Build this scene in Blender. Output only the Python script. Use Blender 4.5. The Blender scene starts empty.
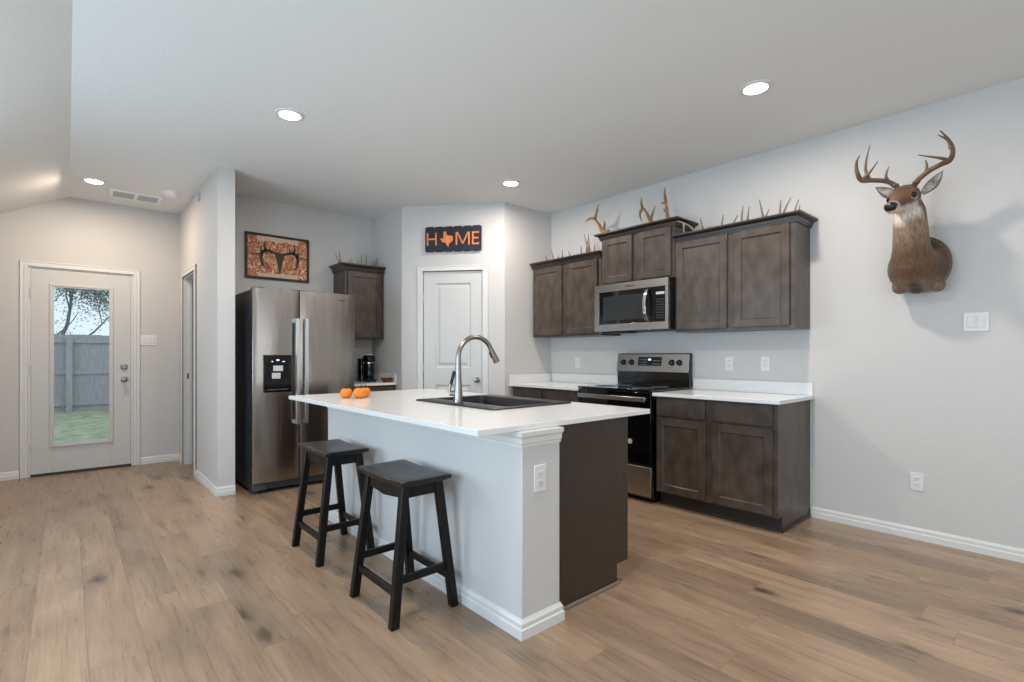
import bpy, bmesh, math, random
from mathutils import Vector, Matrix
random.seed(7)
S = bpy.context.scene
COL = S.collection

# ---------------------------------------------------------------- camera
cd = bpy.data.cameras.new('camera'); cam = bpy.data.objects.new('camera', cd); COL.objects.link(cam)
cd.sensor_width = 36; cd.lens = 505.0/1024*36; cd.shift_y = 14/1024; cd.clip_start = 0.05
cam.location = (0, 0, 1.19); cam.rotation_euler = (math.pi/2, 0, -math.radians(41.4))
S.camera = cam
S.view_settings.view_transform = 'Standard'; S.view_settings.look = 'None'
S.view_settings.gamma = 1; S.view_settings.use_curve_mapping = False
S.view_settings.exposure = 0.0
# ---------------------------------------------------------------- sky: pale overcast
w = bpy.data.worlds.new('sky'); S.world = w; w.use_nodes = True
bg = w.node_tree.nodes['Background']; bg.inputs[0].default_value = (0.84, 0.93, 1.0, 1); bg.inputs[1].default_value = 1.2

def area(name, loc, rot, size, size_y, power, color, shape='RECTANGLE', spread=180):
    l = bpy.data.lights.new(name, 'AREA'); l.shape = shape; l.size = size
    if shape in ('RECTANGLE', 'ELLIPSE'): l.size_y = size_y
    l.energy = power; l.color = color; l.spread = math.radians(spread)
    o = bpy.data.objects.new(name, l); COL.objects.link(o); o.location = loc; o.rotation_euler = rot
    return o
H = 2.785          # ceiling height
WR = 4.12          # right wall
# added daylight-fill lamps at unseen windows (left wall and the wall behind the camera)
DAY = (0.58, 0.79, 0.98)
area('window_daylight_fill', (-1.27, -1.55, 1.25), (0, -math.radians(98), 0), 1.25, 1.4, 48, DAY)
area('window_daylight_fill', (-1.27, 1.2, 1.25), (0, -math.radians(98), 0), 1.25, 1.4, 48, DAY)
area('window_daylight_fill', (-1.27, 3.6, 1.25), (0, -math.radians(98), 0), 1.25, 1.4, 36, DAY)
area('window_daylight_fill', (1.35, -3.17, 1.45), (math.radians(98), 0, 0), 1.0, 1.4, 7, (0.9, 0.95, 1.0))
area('window_daylight_fill', (2.60, -3.17, 1.45), (math.radians(98), 0, 0), 1.0, 1.4, 7, (0.9, 0.95, 1.0))
LAMP = (1.0, 0.91, 0.82)
LAMPS = [(1.11, 3.49), (3.085, 1.30), (3.09, 3.52), (0.187, 6.0), (1.11, 1.30), (1.11, -1.2), (3.09, -1.2)]
LPS = [22, 20, 17, 17, 18, 11, 10]

# ---------------------------------------------------------------- material helpers
def new_mat(name):
    m = bpy.data.materials.new(name); m.use_nodes = True
    nt = m.node_tree; b = nt.nodes['Principled BSDF']
    return m, nt, b
def lin(c):
    return tuple(((v/255)/12.92 if v/255 <= .04045 else ((v/255+.055)/1.055)**2.4) for v in c) + (1,)
def simple(name, rgb, rough=.5, metal=0, bump=0, bscale=200, var=0, vscale=5, stretch=(1, 1, 1), coat=0, spec=.5, rgb2=None, detail=3):
    m, nt, b = new_mat(name); L = nt.links
    b.inputs['Base Color'].default_value = lin(rgb); b.inputs['Roughness'].default_value = rough
    b.inputs['Metallic'].default_value = metal; b.inputs['Coat Weight'].default_value = coat
    b.inputs['Specular IOR Level'].default_value = spec
    tc = nt.nodes.new('ShaderNodeTexCoord'); mp = nt.nodes.new('ShaderNodeMapping'); mp.inputs['Scale'].default_value = stretch
    L.new(tc.outputs['Object'], mp.inputs[0])
    if rgb2 is not None:
        n = nt.nodes.new('ShaderNodeTexNoise'); n.inputs['Scale'].default_value = vscale; n.inputs['Detail'].default_value = detail
        L.new(mp.outputs[0], n.inputs['Vector'])
        r = nt.nodes.new('ShaderNodeValToRGB'); r.color_ramp.elements[0].position = .3; r.color_ramp.elements[1].position = .7
        r.color_ramp.elements[0].color = lin(rgb); r.color_ramp.elements[1].color = lin(rgb2)
        L.new(n.outputs[0], r.inputs[0]); L.new(r.outputs[0], b.inputs['Base Color'])
    if bump:
        n = nt.nodes.new('ShaderNodeTexNoise'); n.inputs['Scale'].default_value = bscale; n.inputs['Detail'].default_value = 2
        L.new(mp.outputs[0], n.inputs['Vector'])
        bm = nt.nodes.new('ShaderNodeBump'); bm.inputs['Strength'].default_value = bump; bm.inputs['Distance'].default_value = .004
        L.new(n.outputs[0], bm.inputs['Height']); L.new(bm.outputs[0], b.inputs['Normal'])
    return m
def emis(name, rgb, strength):
    m, nt, b = new_mat(name)
    b.inputs['Base Color'].default_value = lin(rgb); b.inputs['Emission Color'].default_value = lin(rgb)
    b.inputs['Emission Strength'].default_value = strength
    return m

def floor_mat():
    m, nt, b = new_mat('oak_plank_floor'); N = nt.nodes; L = nt.links
    def math_(op, a, bb=None):
        n = N.new('ShaderNodeMath'); n.operation = op
        for i, v in enumerate((a, bb)):
            if v is None: continue
            if isinstance(v, (int, float)): n.inputs[i].default_value = v
            else: L.new(v, n.inputs[i])
        return n.outputs[0]
    tc = N.new('ShaderNodeTexCoord'); sp = N.new('ShaderNodeSeparateXYZ'); L.new(tc.outputs['Object'], sp.inputs[0])
    W_, LEN = .178, 1.25
    xs = math_('DIVIDE', math_('ADD', sp.outputs[0], 3.498), W_); row = math_('FLOOR', xs)
    wn = N.new('ShaderNodeTexWhiteNoise'); wn.noise_dimensions = '1D'; L.new(row, wn.inputs['W'])
    ys = math_('ADD', math_('DIVIDE', sp.outputs[1], LEN), math_('MULTIPLY', wn.outputs[0], 5.0)); col = math_('FLOOR', ys)
    cb = N.new('ShaderNodeCombineXYZ'); L.new(row, cb.inputs[0]); L.new(col, cb.inputs[1])
    w2 = N.new('ShaderNodeTexWhiteNoise'); w2.noise_dimensions = '3D'; L.new(cb.outputs[0], w2.inputs[0])
    # plank base tone
    r = N.new('ShaderNodeValToRGB'); e = r.color_ramp.elements
    e[0].position = 0; e[0].color = lin((143, 121, 101)); e[1].position = 1; e[1].color = lin((174, 146, 119))
    x = e.new(.35); x.color = lin((164, 135, 109)); x = e.new(.6); x.color = lin((154, 128, 104))
    L.new(w2.outputs[0], r.inputs[0])
    # grain: stretched noise with plank-dependent offset
    off = N.new('ShaderNodeVectorMath'); off.operation = 'SCALE'; off.inputs[3].default_value = 37
    L.new(w2.outputs[1], off.inputs[0])
    ad = N.new('ShaderNodeVectorMath'); ad.operation = 'ADD'; L.new(tc.outputs['Object'], ad.inputs[0]); L.new(off.outputs[0], ad.inputs[1])
    def noise(scale, st, det=4, dist=0.0):
        mp = N.new('ShaderNodeMapping'); mp.inputs['Scale'].default_value = st; L.new(ad.outputs[0], mp.inputs[0])
        n = N.new('ShaderNodeTexNoise'); n.inputs['Scale'].default_value = scale; n.inputs['Detail'].default_value = det
        n.inputs['Distortion'].default_value = dist; L.new(mp.outputs[0], n.inputs['Vector']); return n.outputs[0]
    g1 = noise(8, (5, .35, 1), 6, .3); g2 = noise(2.6, (2.2, .5, 1), 3, .5); g3 = noise(60, (4, .12, 1), 3)
    def mix(blend, fac, a, c):
        n = N.new('ShaderNodeMix'); n.data_type = 'RGBA'; n.blend_type = blend
        if isinstance(fac, (int, float)): n.inputs[0].default_value = fac
        else: L.new(fac, n.inputs[0])
        L.new(a, n.inputs[6])
        if isinstance(c, tuple): n.inputs[7].default_value = c
        else: L.new(c, n.inputs[7])
        return n.outputs[2]
    def ramp(v, p0, c0, p1, c1):
        q = N.new('ShaderNodeValToRGB'); q.color_ramp.elements[0].position = p0; q.color_ramp.elements[0].color = (c0,)*3+(1,)
        q.color_ramp.elements[1].position = p1; q.color_ramp.elements[1].color = (c1,)*3+(1,); L.new(v, q.inputs[0]); return q.outputs[0]
    c = mix('MULTIPLY', 1.0, r.outputs[0], ramp(g1, .25, .80, .7, 1.07))
    c = mix('MULTIPLY', 1.0, c, ramp(g2, .3, .78, .62, 1.08))
    c = mix('MULTIPLY', 1.0, c, ramp(g3, .3, .87, .66, 1.08))
    g4 = noise(11, (7, .16, 1), 3, .2)
    c = mix('MULTIPLY', 1.0, c, ramp(g4, .60, 1.0, .78, .74))
    # knots: small dark ovals drawn out along the board
    mpk = N.new('ShaderNodeMapping'); mpk.inputs['Scale'].default_value = (4.2, 1.9, 1); L.new(ad.outputs[0], mpk.inputs[0])
    nk = N.new('ShaderNodeTexNoise'); nk.inputs['Scale'].default_value = 6; L.new(mpk.outputs[0], nk.inputs['Vector'])
    av = N.new('ShaderNodeVectorMath'); av.operation = 'SCALE'; av.inputs[3].default_value = .22; L.new(nk.outputs[1], av.inputs[0])
    a2 = N.new('ShaderNodeVectorMath'); a2.operation = 'ADD'; L.new(mpk.outputs[0], a2.inputs[0]); L.new(av.outputs[0], a2.inputs[1])
    vo = N.new('ShaderNodeTexVoronoi'); vo.inputs['Scale'].default_value = .75; L.new(a2.outputs[0], vo.inputs['Vector'])
    c = mix('MIX', ramp(vo.outputs['Distance'], .03, .9, .14, 0), c, lin((74, 62, 52)))
    c = mix('MULTIPLY', 1.0, c, ramp(vo.outputs['Distance'], .06, .80, .34, 1.0))
    # knots / dark smudges
    kn = noise(5.5, (1.1, .42, 1), 2, .3)
    c = mix('MIX', ramp(kn, .62, 0, .80, .55), c, lin((92, 76, 63)))
    # seams
    fx = math_('FRACT', xs); fy = math_('FRACT', ys)
    dx = math_('MULTIPLY', math_('MINIMUM', fx, math_('SUBTRACT', 1.0, fx)), W_)
    dy = math_('MULTIPLY', math_('MINIMUM', fy, math_('SUBTRACT', 1.0, fy)), LEN)
    d = math_('MINIMUM', dx, dy); seam = math_('LESS_THAN', d, .0013)
    c = mix('MIX', math_('MULTIPLY', seam, .6), c, lin((98, 80, 66)))
    L.new(c, b.inputs['Base Color'])
    rr = N.new('ShaderNodeMapRange'); rr.inputs[3].default_value = .22; rr.inputs[4].default_value = .36
    L.new(g1, rr.inputs[0]); L.new(rr.outputs[0], b.inputs['Roughness'])
    bp = N.new('ShaderNodeBump'); bp.inputs['Strength'].default_value = .25; bp.inputs['Distance'].default_value = .001
    L.new(math_('SUBTRACT', g1, math_('MULTIPLY', seam, .8)), bp.inputs['Height']); L.new(bp.outputs[0], b.inputs['Normal'])
    return m

M = dict(
    wall=simple('painted_drywall', (203, 200, 197), .75, bump=.35, bscale=95),
    ceil=simple('ceiling_paint', (231, 230, 226), .85, bump=.35, bscale=70),
    trim=simple('white_trim_paint', (218, 216, 213), .4),
    door=simple('white_door_paint', (203, 201, 198), .4),
    cab=simple('stained_maple', (60, 50, 42), .34, rgb2=(86, 75, 66), vscale=14, bump=.08, bscale=60, stretch=(1, 1, .6), detail=6),
    cabdark=simple('stained_maple_shadow_gap', (50, 43, 38), .5),
    crown=simple('stained_crown', (46, 40, 37), .32, rgb2=(58, 50, 46), vscale=12),
    toe=simple('toe_kick_board', (44, 36, 31), .5),
    panel=simple('laminate_end_panel', (62, 50, 40), .42, rgb2=(48, 38, 30), vscale=9, stretch=(22, 22, .35), detail=5),
    quartz=simple('white_quartz', (222, 221, 219), .16, rgb2=(232, 231, 229), vscale=120),
    steel=simple('brushed_steel', (172, 168, 163), .27, 1, bump=.05, bscale=420, stretch=(1, 1, .02)),
    steelw=simple('wavy_brushed_steel', (168, 161, 154), .22, 1, bump=.9, bscale=3.2, stretch=(2.6, 1, .35)),
    fixture=simple('white_fixture', (243, 242, 240), .4),
    hbar=simple('bright_steel_bar', (222, 222, 222), .34, 1),
    chrome=simple('polished_steel', (215, 217, 220), .16, 1),
    nickel=simple('satin_nickel', (150, 146, 140), .3, 1),
    black=simple('gloss_black', (8, 8, 10), .12),
    glassblk=simple('black_glass', (4, 5, 8), .05, coat=.3),
    blackm=simple('matte_black', (16, 16, 18), .5),
    fside=simple('dark_grey_enamel', (38, 41, 46), .4, bump=.1, bscale=300),
    grille=simple('grey_plastic', (66, 70, 74), .5),
    sink=simple('black_composite', (24, 25, 28), .38, bump=.1, bscale=500),
    stool=simple('worn_black_wood', (2, 2, 3), .42, spec=.3, rgb2=(17, 13, 11), vscale=30, bump=.5, bscale=50, stretch=(1, 1, .3), detail=8),
    seat=simple('worn_black_seat', (9, 10, 12), .32, rgb2=(20, 21, 23), vscale=14, bump=.2, bscale=40, stretch=(1, .3, 1), detail=7),
    plate=simple('white_plastic', (222, 221, 218), .35),
    slot=simple('outlet_slot', (50, 48, 46), .6),
    grey=simple('light_grey_plastic', (190, 192, 192), .4),
    vent=simple('vent_filter', (184, 187, 189), .7),
    pumpkin=simple('pumpkin_skin', (214, 116, 14), .45, rgb2=(228, 138, 26), vscale=20),
    stem=simple('pumpkin_stem', (58, 46, 26), .7),
    amber=simple('amber_glass', (128, 66, 30), .15, rgb2=(70, 34, 18), vscale=40),
    frame=simple('black_frame', (20, 12, 10), .4),
    sign=simple('charcoal_planks', (34, 42, 52), .7, rgb2=(20, 25, 34), vscale=18, stretch=(1, 1, 1), bump=.3, bscale=80),
    orange=simple('burnt_orange_paint', (232, 140, 82), .5, rgb2=(216, 116, 58), vscale=30),
    antler=simple('antler_brown', (118, 84, 50), .5, rgb2=(162, 122, 76), vscale=22, bump=.3, bscale=90),
    antlerd=simple('mount_antler', (82, 60, 42), .42, rgb2=(124, 98, 72), vscale=16, bump=.3, bscale=90),
    antlers=simple('weathered_antler', (150, 130, 110), .6, rgb2=(108, 84, 66), vscale=18, bump=.3, bscale=90),
    bone=simple('bleached_antler', (178, 162, 142), .6, rgb2=(150, 130, 106), vscale=20),
    grass=simple('grass', (122, 142, 106), .9, rgb2=(184, 184, 156), vscale=6, detail=8, bump=1, bscale=60),
    fence=simple('weathered_cedar', (152, 152, 155), .85, rgb2=(180, 179, 180), vscale=8, stretch=(6, 6, .6), detail=5),
    bark=simple('bark', (104, 106, 104), .9, rgb2=(130, 130, 126), vscale=20),
    leaf=simple('leaves', (110, 132, 112), .8, rgb2=(160, 174, 156), vscale=9),
    eye=simple('glass_eye', (10, 7, 6), .06),
    nose=simple('deer_nose', (16, 14, 14), .3, bump=.3, bscale=400),
    led=emis('led_diffuser', (255, 250, 242), 9.0),
    ledw=emis('lit_display', (190, 215, 255), 1.5),
    icon=emis('dispenser_light', (210, 225, 255), .8),
)
M['floor'] = floor_mat()

def glass_mat():
    m, nt, b = new_mat('clear_pane'); N = nt.nodes; L = nt.links
    t = N.new('ShaderNodeBsdfTransparent'); t.inputs[0].default_value = (.90, .94, .97, 1)
    g = N.new('ShaderNodeBsdfGlossy'); g.inputs['Roughness'].default_value = .02
    f = N.new('ShaderNodeFresnel'); f.inputs[0].default_value = 1.5
    mx = N.new('ShaderNodeMixShader'); L.new(f.outputs[0], mx.inputs[0]); L.new(t.outputs[0], mx.inputs[1]); L.new(g.outputs[0], mx.inputs[2])
    L.new(mx.outputs[0], N['Material Output'].inputs[0]); return m
M['pane'] = glass_mat()

def art_mat():
    # mottled rust / cream camouflage print
    m, nt, b = new_mat('rust_camouflage_print'); N = nt.nodes; L = nt.links
    tc = N.new('ShaderNodeTexCoord')
    n = N.new('ShaderNodeTexNoise'); n.inputs['Scale'].default_value = 34; n.inputs['Detail'].default_value = 6; n.inputs['Distortion'].default_value = 1.5
    L.new(tc.outputs['Object'], n.inputs['Vector'])
    r = N.new('ShaderNodeValToRGB'); e = r.color_ramp.elements
    e[0].position = .34; e[0].color = lin((110, 52, 26)); e[1].position = .66; e[1].color = lin((244, 214, 184))
    x = e.new(.44); x.color = lin((168, 88, 46)); x = e.new(.54); x.color = lin((208, 134, 86))
    L.new(n.outputs[0], r.inputs[0]); b.inputs['Roughness'].default_value = .35
    # pale sky and ground bands printed along the top and bottom, fading at the sides
    sp = N.new('ShaderNodeSeparateXYZ'); L.new(tc.outputs['Object'], sp.inputs[0])
    def mn(op, a, bb):
        q = N.new('ShaderNodeMath'); q.operation = op
        for i, v in enumerate((a, bb)):
            if isinstance(v, (int, float)): q.inputs[i].default_value = v
            elif v is not None: L.new(v, q.inputs[i])
        return q.outputs[0]
    dz = mn('ABSOLUTE', mn('SUBTRACT', sp.outputs[2], .231), None); dx = mn('ABSOLUTE', sp.outputs[0], None)
    n2 = N.new('ShaderNodeTexNoise'); n2.inputs['Scale'].default_value = 9; L.new(tc.outputs['Object'], n2.inputs['Vector'])
    dz = mn('ADD', dz, mn('MULTIPLY', mn('SUBTRACT', n2.outputs[0], .5), .08))
    f = mn('MULTIPLY', mn('GREATER_THAN', dz, .165), mn('LESS_THAN', dx, .20))
    mx = N.new('ShaderNodeMix'); mx.data_type = 'RGBA'; L.new(mn('MULTIPLY', f, .75), mx.inputs[0]); L.new(r.outputs[0], mx.inputs[6]); mx.inputs[7].default_value = lin((226, 204, 180))
    L.new(mx.outputs[2], b.inputs['Base Color'])
    return m
M['art'] = art_mat()

def fur_mat():
    m, nt, b = new_mat('deer_fur'); N = nt.nodes; L = nt.links
    a = N.new('ShaderNodeVertexColor'); a.layer_name = 'fur'
    tc = N.new('ShaderNodeTexCoord'); mp = N.new('ShaderNodeMapping'); mp.inputs['Scale'].default_value = (1, 1, .25)
    L.new(tc.outputs['Object'], mp.inputs[0])
    n = N.new('ShaderNodeTexNoise'); n.inputs['Scale'].default_value = 110; n.inputs['Detail'].default_value = 6; L.new(mp.outputs[0], n.inputs['Vector'])
    r = N.new('ShaderNodeMapRange'); r.inputs[1].default_value = .3; r.inputs[2].default_value = .7; r.inputs[3].default_value = .55; r.inputs[4].default_value = 1.3
    L.new(n.outputs[0], r.inputs[0])
    v = N.new('ShaderNodeVectorMath'); v.operation = 'SCALE'; L.new(a.outputs[0], v.inputs[0]); L.new(r.outputs[0], v.inputs[3])
    L.new(v.outputs[0], b.inputs['Base Color']); b.inputs['Roughness'].default_value = .75
    b.inputs['Sheen Weight'].default_value = .15
    bm = N.new('ShaderNodeBump'); bm.inputs['Strength'].default_value = .7; bm.inputs['Distance'].default_value = .004
    L.new(n.outputs[0], bm.inputs['Height']); L.new(bm.outputs[0], b.inputs['Normal'])
    return m
M['fur'] = fur_mat()

# ---------------------------------------------------------------- mesh builder
class MB:
    def __init__(s, T=None): s.v = []; s.f = []; s.T = T
    def add(s, vs, fs):
        o = len(s.v)
        s.v += [tuple(s.T(*p)) if s.T else tuple(p) for p in vs]; s.f += [tuple(i+o for i in f) for f in fs]
        return s
    def box(s, a0, a1, b0, b1, c0, c1):
        return s.add([(a0, b0, c0), (a1, b0, c0), (a1, b1, c0), (a0, b1, c0), (a0, b0, c1), (a1, b0, c1), (a1, b1, c1), (a0, b1, c1)],
                     [(0, 3, 2, 1), (4, 5, 6, 7), (0, 1, 5, 4), (1, 2, 6, 5), (2, 3, 7, 6), (3, 0, 4, 7)])
    def loft(s, rings, cap=True):
        n = len(rings[0]); vs = [p for r in rings for p in r]; fs = []
        for i in range(len(rings)-1):
            for j in range(n):
                k = (j+1) % n; fs.append((i*n+j, i*n+k, (i+1)*n+k, (i+1)*n+j))
        if cap: fs += [tuple(range(n))[::-1], tuple(range((len(rings)-1)*n, len(rings)*n))]
        return s.add(vs, fs)
    def prism(s, poly, f0, f1):          # poly in 2D; f0, f1 map (a, b) to 3D on each face
        return s.loft([[f0(*p) for p in poly], [f1(*p) for p in poly]])
    def tube(s, pts, rad, n=10, up=None):
        pts = [Vector(p) for p in pts]; rings = []
        if isinstance(rad, (int, float)): rad = [rad]*len(pts)
        t = (pts[1]-pts[0]).normalized(); ref = Vector(up) if up else (Vector((0, 0, 1)) if abs(t.z) < .9 else Vector((1, 0, 0)))
        for i, p in enumerate(pts):
            t = (pts[min(i+1, len(pts)-1)]-pts[max(i-1, 0)]).normalized()
            a = (ref-t*ref.dot(t)).normalized(); bb = t.cross(a); ref = a
            rings.append([p+(a*math.cos(2*math.pi*k/n)+bb*math.sin(2*math.pi*k/n))*rad[i] for k in range(n)])
        return s.loft(rings)
    def lathe(s, prof, c, axis='z', n=32):
        c = Vector(c); rings = []
        for r, h in prof:
            ring = []
            for k in range(n):
                a = 2*math.pi*k/n; p = (r*math.cos(a), r*math.sin(a))
                ring.append(c+Vector({'z': (p[0], p[1], h), 'x': (h, p[0], p[1]), 'y': (p[0], h, p[1])}[axis]))
            rings.append(ring)
        return s.loft(rings)
    def ball(s, c, r, n=14, sc=(1, 1, 1)):
        prof = [(max(1e-4, math.sin(math.pi*i/n)), -math.cos(math.pi*i/n)) for i in range(n+1)]
        c = Vector(c); rings = [[c+Vector((a*math.cos(2*math.pi*k/(n+4))*r*sc[0], a*math.sin(2*math.pi*k/(n+4))*r*sc[1], h*r*sc[2])) for k in range(n+4)] for a, h in prof]
        return s.loft(rings)
    def beam(s, p, q, wx, wy, wx2=None, wy2=None):   # square section bar between two points, section axes world X and Y
        wx2 = wx2 or wx; wy2 = wy2 or wy
        r = lambda c, a, b: [(c[0]-a, c[1]-b, c[2]), (c[0]+a, c[1]-b, c[2]), (c[0]+a, c[1]+b, c[2]), (c[0]-a, c[1]+b, c[2])]
        return s.loft([r(p, wx/2, wy/2), r(q, wx2/2, wy2/2)])

ROOT = {}
def origin_of(o):
    while o.parent: o = o.parent
    return ROOT.get(o.name, Vector((0, 0, 0)))
def part(name, mb, mat, parent=None, bevel=0, smooth=35, label=None, loc=None):
    me = bpy.data.meshes.new(name); o = bpy.data.objects.new(name, me); COL.objects.link(o)
    off = Vector((0, 0, 0))
    if parent is not None:
        o.parent = parent; off = origin_of(parent)
    elif loc is not None:
        off = Vector(loc); o.location = off; ROOT[o.name] = off
    me.from_pydata([tuple(Vector(v)-off) for v in mb.v], [], mb.f)
    bm = bmesh.new(); bm.from_mesh(me); bmesh.ops.recalc_face_normals(bm, faces=bm.faces); bm.to_mesh(me); bm.free()
    me.materials.append(M[mat] if isinstance(mat, str) else mat)
    if smooth:
        me.shade_smooth(); me.set_sharp_from_angle(angle=math.radians(smooth))
    if bevel:
        b = o.modifiers.new('bevel', 'BEVEL'); b.width = bevel; b.segments = 2; b.limit_method = 'ANGLE'; b.angle_limit = math.radians(50)
    if label: o['label'] = label
    return o
def thing(name, label, cat, loc, group=None):
    o = bpy.data.objects.new(name, None); COL.objects.link(o); o.location = loc; o.empty_display_size = .1
    ROOT[o.name] = Vector(loc); o['label'] = label; o['category'] = cat
    if group: o['group'] = group
    return o
def tag(o, label, cat, group=None):
    o['label'] = label; o['category'] = cat
    if group: o['group'] = group
    return o
def struct(name, mb, mat, **k):
    o = part(name, mb, mat, **k)
    if o.parent is None: o['kind'] = 'structure'
    return o
def copy_tree(o, parent=None):
    c = o.copy(); COL.objects.link(c)
    if parent: c.parent = parent
    for ch in list(o.children): copy_tree(ch, c)
    return c
TXR = lambda X0: (lambda u, v, ww: (X0-ww, u, v))          # face looking -X: u = world Y, v = z, w = outward
TYF = lambda Y0: (lambda u, v, ww: (u, Y0-ww, v))          # face looking -Y: u = world X
TXP = lambda X0: (lambda u, v, ww: (X0+ww, u, v))          # face looking +X

# ================================================================ THE SETTING
LX = -1.3; YF = -3.2; YB = 6.79; T = .12
slope = lambda x: H if x >= .02 else H-.52*(.02-x)
ZL = slope(LX)
struct('floor', MB().box(LX-T, WR+T, YF-T, YB+T, -.1, 0), 'floor')
c = MB()
c.loft([[(.02, YF-T, H), (WR+T, YF-T, H), (WR+T, YF-T, H+.1), (.02, YF-T, H+.1)], [(.02, YB+T, H), (WR+T, YB+T, H), (WR+T, YB+T, H+.1), (.02, YB+T, H+.1)]])
c.loft([[(LX-T, YF-T, slope(LX-T)), (.02, YF-T, H), (.02, YF-T, H+.1), (LX-T, YF-T, slope(LX-T)+.1)], [(LX-T, YB+T, slope(LX-T)), (.02, YB+T, H), (.02, YB+T, H+.1), (LX-T, YB+T, slope(LX-T)+.1)]])
struct('ceiling', c, 'ceil', smooth=0)
struct('wall_right', MB().box(WR, WR+T, YF, 5.7, 0, H), 'wall')
struct('wall_pantry_right', MB().box(3.43, WR, 4.0, 4.0+T, 0, H), 'wall')
struct('wall_pantry_left', MB().box(2.71, 2.71+T, 4.872, 5.58, 0, H), 'wall')
struct('wall_kitchen_back', MB().box(1.085, 2.83, 5.58, 5.70, 0, H), 'wall')
struct('wall_utility', MB().box(2.9, 2.9+T, 5.70, YB, 0, H), 'wall')
# angled pantry wall, with its door opening
PA = Vector((2.71, 4.872, 0)); PB = Vector((3.43, 4.01, 0)); PU = (PB-PA).normalized(); PN = Vector((-PU.y, PU.x, 0))
if PN.dot(-PA) < 0: PN = -PN
PL = (PB-PA).length
TPD = lambda s_, v, ww: tuple(PA+PU*s_+PN*ww+Vector((0, 0, v)))
wp = MB(TPD).box(0, .238, 0, H, -.1, 0).box(.894, PL, 0, H, -.1, 0).box(.238, .894, 2.085, H, -.1, 0)
struct('wall_pantry', wp, 'wall', smooth=0)
# hallway wall with an opening
wh = MB().box(.952, 1.085, 4.83, 5.80, 0, H).box(.952, 1.085, 6.49, YB, 0, H).box(.952, 1.085, 5.80, 6.49, 2.03, H)
struct('wall_hall', wh, 'wall', smooth=0)
# back wall with exterior door
DX0, DX1, DZ = -.285, .54, 2.055
wb = MB()
for a, b, z0 in ((LX-T, DX0, 0), (DX0, .02, DZ), (.02, DX1, DZ), (DX1, 2.9, 0)):
    wb.loft([[(a, y, z0), (b, y, z0), (b, y, slope(b)), (a, y, slope(a))] for y in (YB, YB+T)])
struct('wall_back', wb, 'wall', smooth=0)
# left wall and front wall (behind the camera) with windows
WL = [(-2.25, -.85), (.5, 1.9), (2.9, 4.3)]
wl = MB()
ys = [YF]+[v for p in WL for v in p]+[YB]
for i in range(0, len(ys), 2): wl.box(LX-T, LX, ys[i], ys[i+1], 0, ZL)
for a, b in WL: wl.box(LX-T, LX, a, b, 0, .6).box(LX-T, LX, a, b, 1.9, ZL)
struct('wall_left', wl, 'wall', smooth=0)
WF = [(.85, 1.85), (2.10, 3.10)]  # unseen rear windows, added to carry fill light
wf = MB(); xs = [LX-T]+[v for p in WF for v in p]+[WR]
def gx(a, b, z0=0, z1=None):
    brk = [a]+([.02] if a < .02 < b else [])+[b]
    for p, q in zip(brk, brk[1:]):
        wf.loft([[(p, y, z0), (q, y, z0), (q, y, z1 or slope(q)), (p, y, z1 or slope(p))] for y in (YF-T, YF)])
for i in range(0, len(xs), 2): gx(xs[i], xs[i+1])
for a, b in WF: gx(a, b, 0, .7); gx(a, b, 2.2)
struct('wall_front', wf, 'wall', smooth=0)
n = 1
for a, b in WL:
    f = MB().box(LX-.09, LX-.03, a, b, .6, .65).box(LX-.09, LX-.03, a, b, 1.85, 1.9).box(LX-.09, LX-.03, a, a+.05, .65, 1.85).box(LX-.09, LX-.03, b-.05, b, .65, 1.85).box(LX-.08, LX-.04, a+.05, b-.05, 1.23, 1.27)
    o = struct('window_%d' % n, f, 'trim'); n += 1
    part('pane', MB().box(LX-.064, LX-.060, a+.05, b-.05, .65, 1.23).box(LX-.064, LX-.060, a+.05, b-.05, 1.27, 1.85), 'pane', o)
for a, b in WF:
    f = MB().box(a, b, YF-.09, YF-.03, .7, .75).box(a, b, YF-.09, YF-.03, 2.15, 2.2).box(a, a+.05, YF-.09, YF-.03, .75, 2.15).box(b-.05, b, YF-.09, YF-.03, .75, 2.15).box((a+b)/2-.03, (a+b)/2+.03, YF-.08, YF-.04, .75, 2.15)
    o = struct('window_%d' % n, f, 'trim'); n += 1
    part('pane', MB().box(a+.05, (a+b)/2-.03, YF-.064, YF-.060, .75, 2.15).box((a+b)/2+.03, b-.05, YF-.064, YF-.060, .75, 2.15), 'pane', o)

# baseboards: stepped profile
BPROF = [(0, 0), (.016, 0), (.016, .038), (.011, .043), (.011, .062), (.005, .072), (.003, .076), (0, .076)]
def baseboard(name, TT, a, b, hgt=1.0, ma=0, mb_=0, parent=None):
    m = MB()
    m.loft([[TT(a-ma*p[0], p[1]*hgt, p[0]) for p in BPROF], [TT(b+mb_*p[0], p[1]*hgt, p[0]) for p in BPROF]])
    return struct(name, m, 'trim', parent=parent, smooth=0)
baseboard('baseboard_right', TXR(WR), YF, 1.332)
baseboard('baseboard_back', TYF(YB), LX, -.345)
baseboard('baseboard_back', TYF(YB), .600, .952)
bh = MB()
for TT, a, b, ma, m2 in ((TXR(.952), 4.83, 5.735, 1, 0), (TYF(4.83), .952, 1.085, 1, 0)):
    bh.loft([[TT(a-ma*p[0], p[1], p[0]) for p in BPROF], [TT(b+m2*p[0], p[1], p[0]) for p in BPROF]])
struct('baseboard_hall', bh, 'trim', smooth=0)
baseboard('baseboard_hall', TXR(.952), 6.556, YB)
baseboard('baseboard_left', TXP(LX), YF, YB)
bq = MB(); bq.loft([[(LX, YF+p[0], p[1]) for p in BPROF], [(WR, YF+p[0], p[1]) for p in BPROF]]); struct('baseboard_front', bq, 'trim', smooth=0)
bq = MB(TPD)
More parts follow.
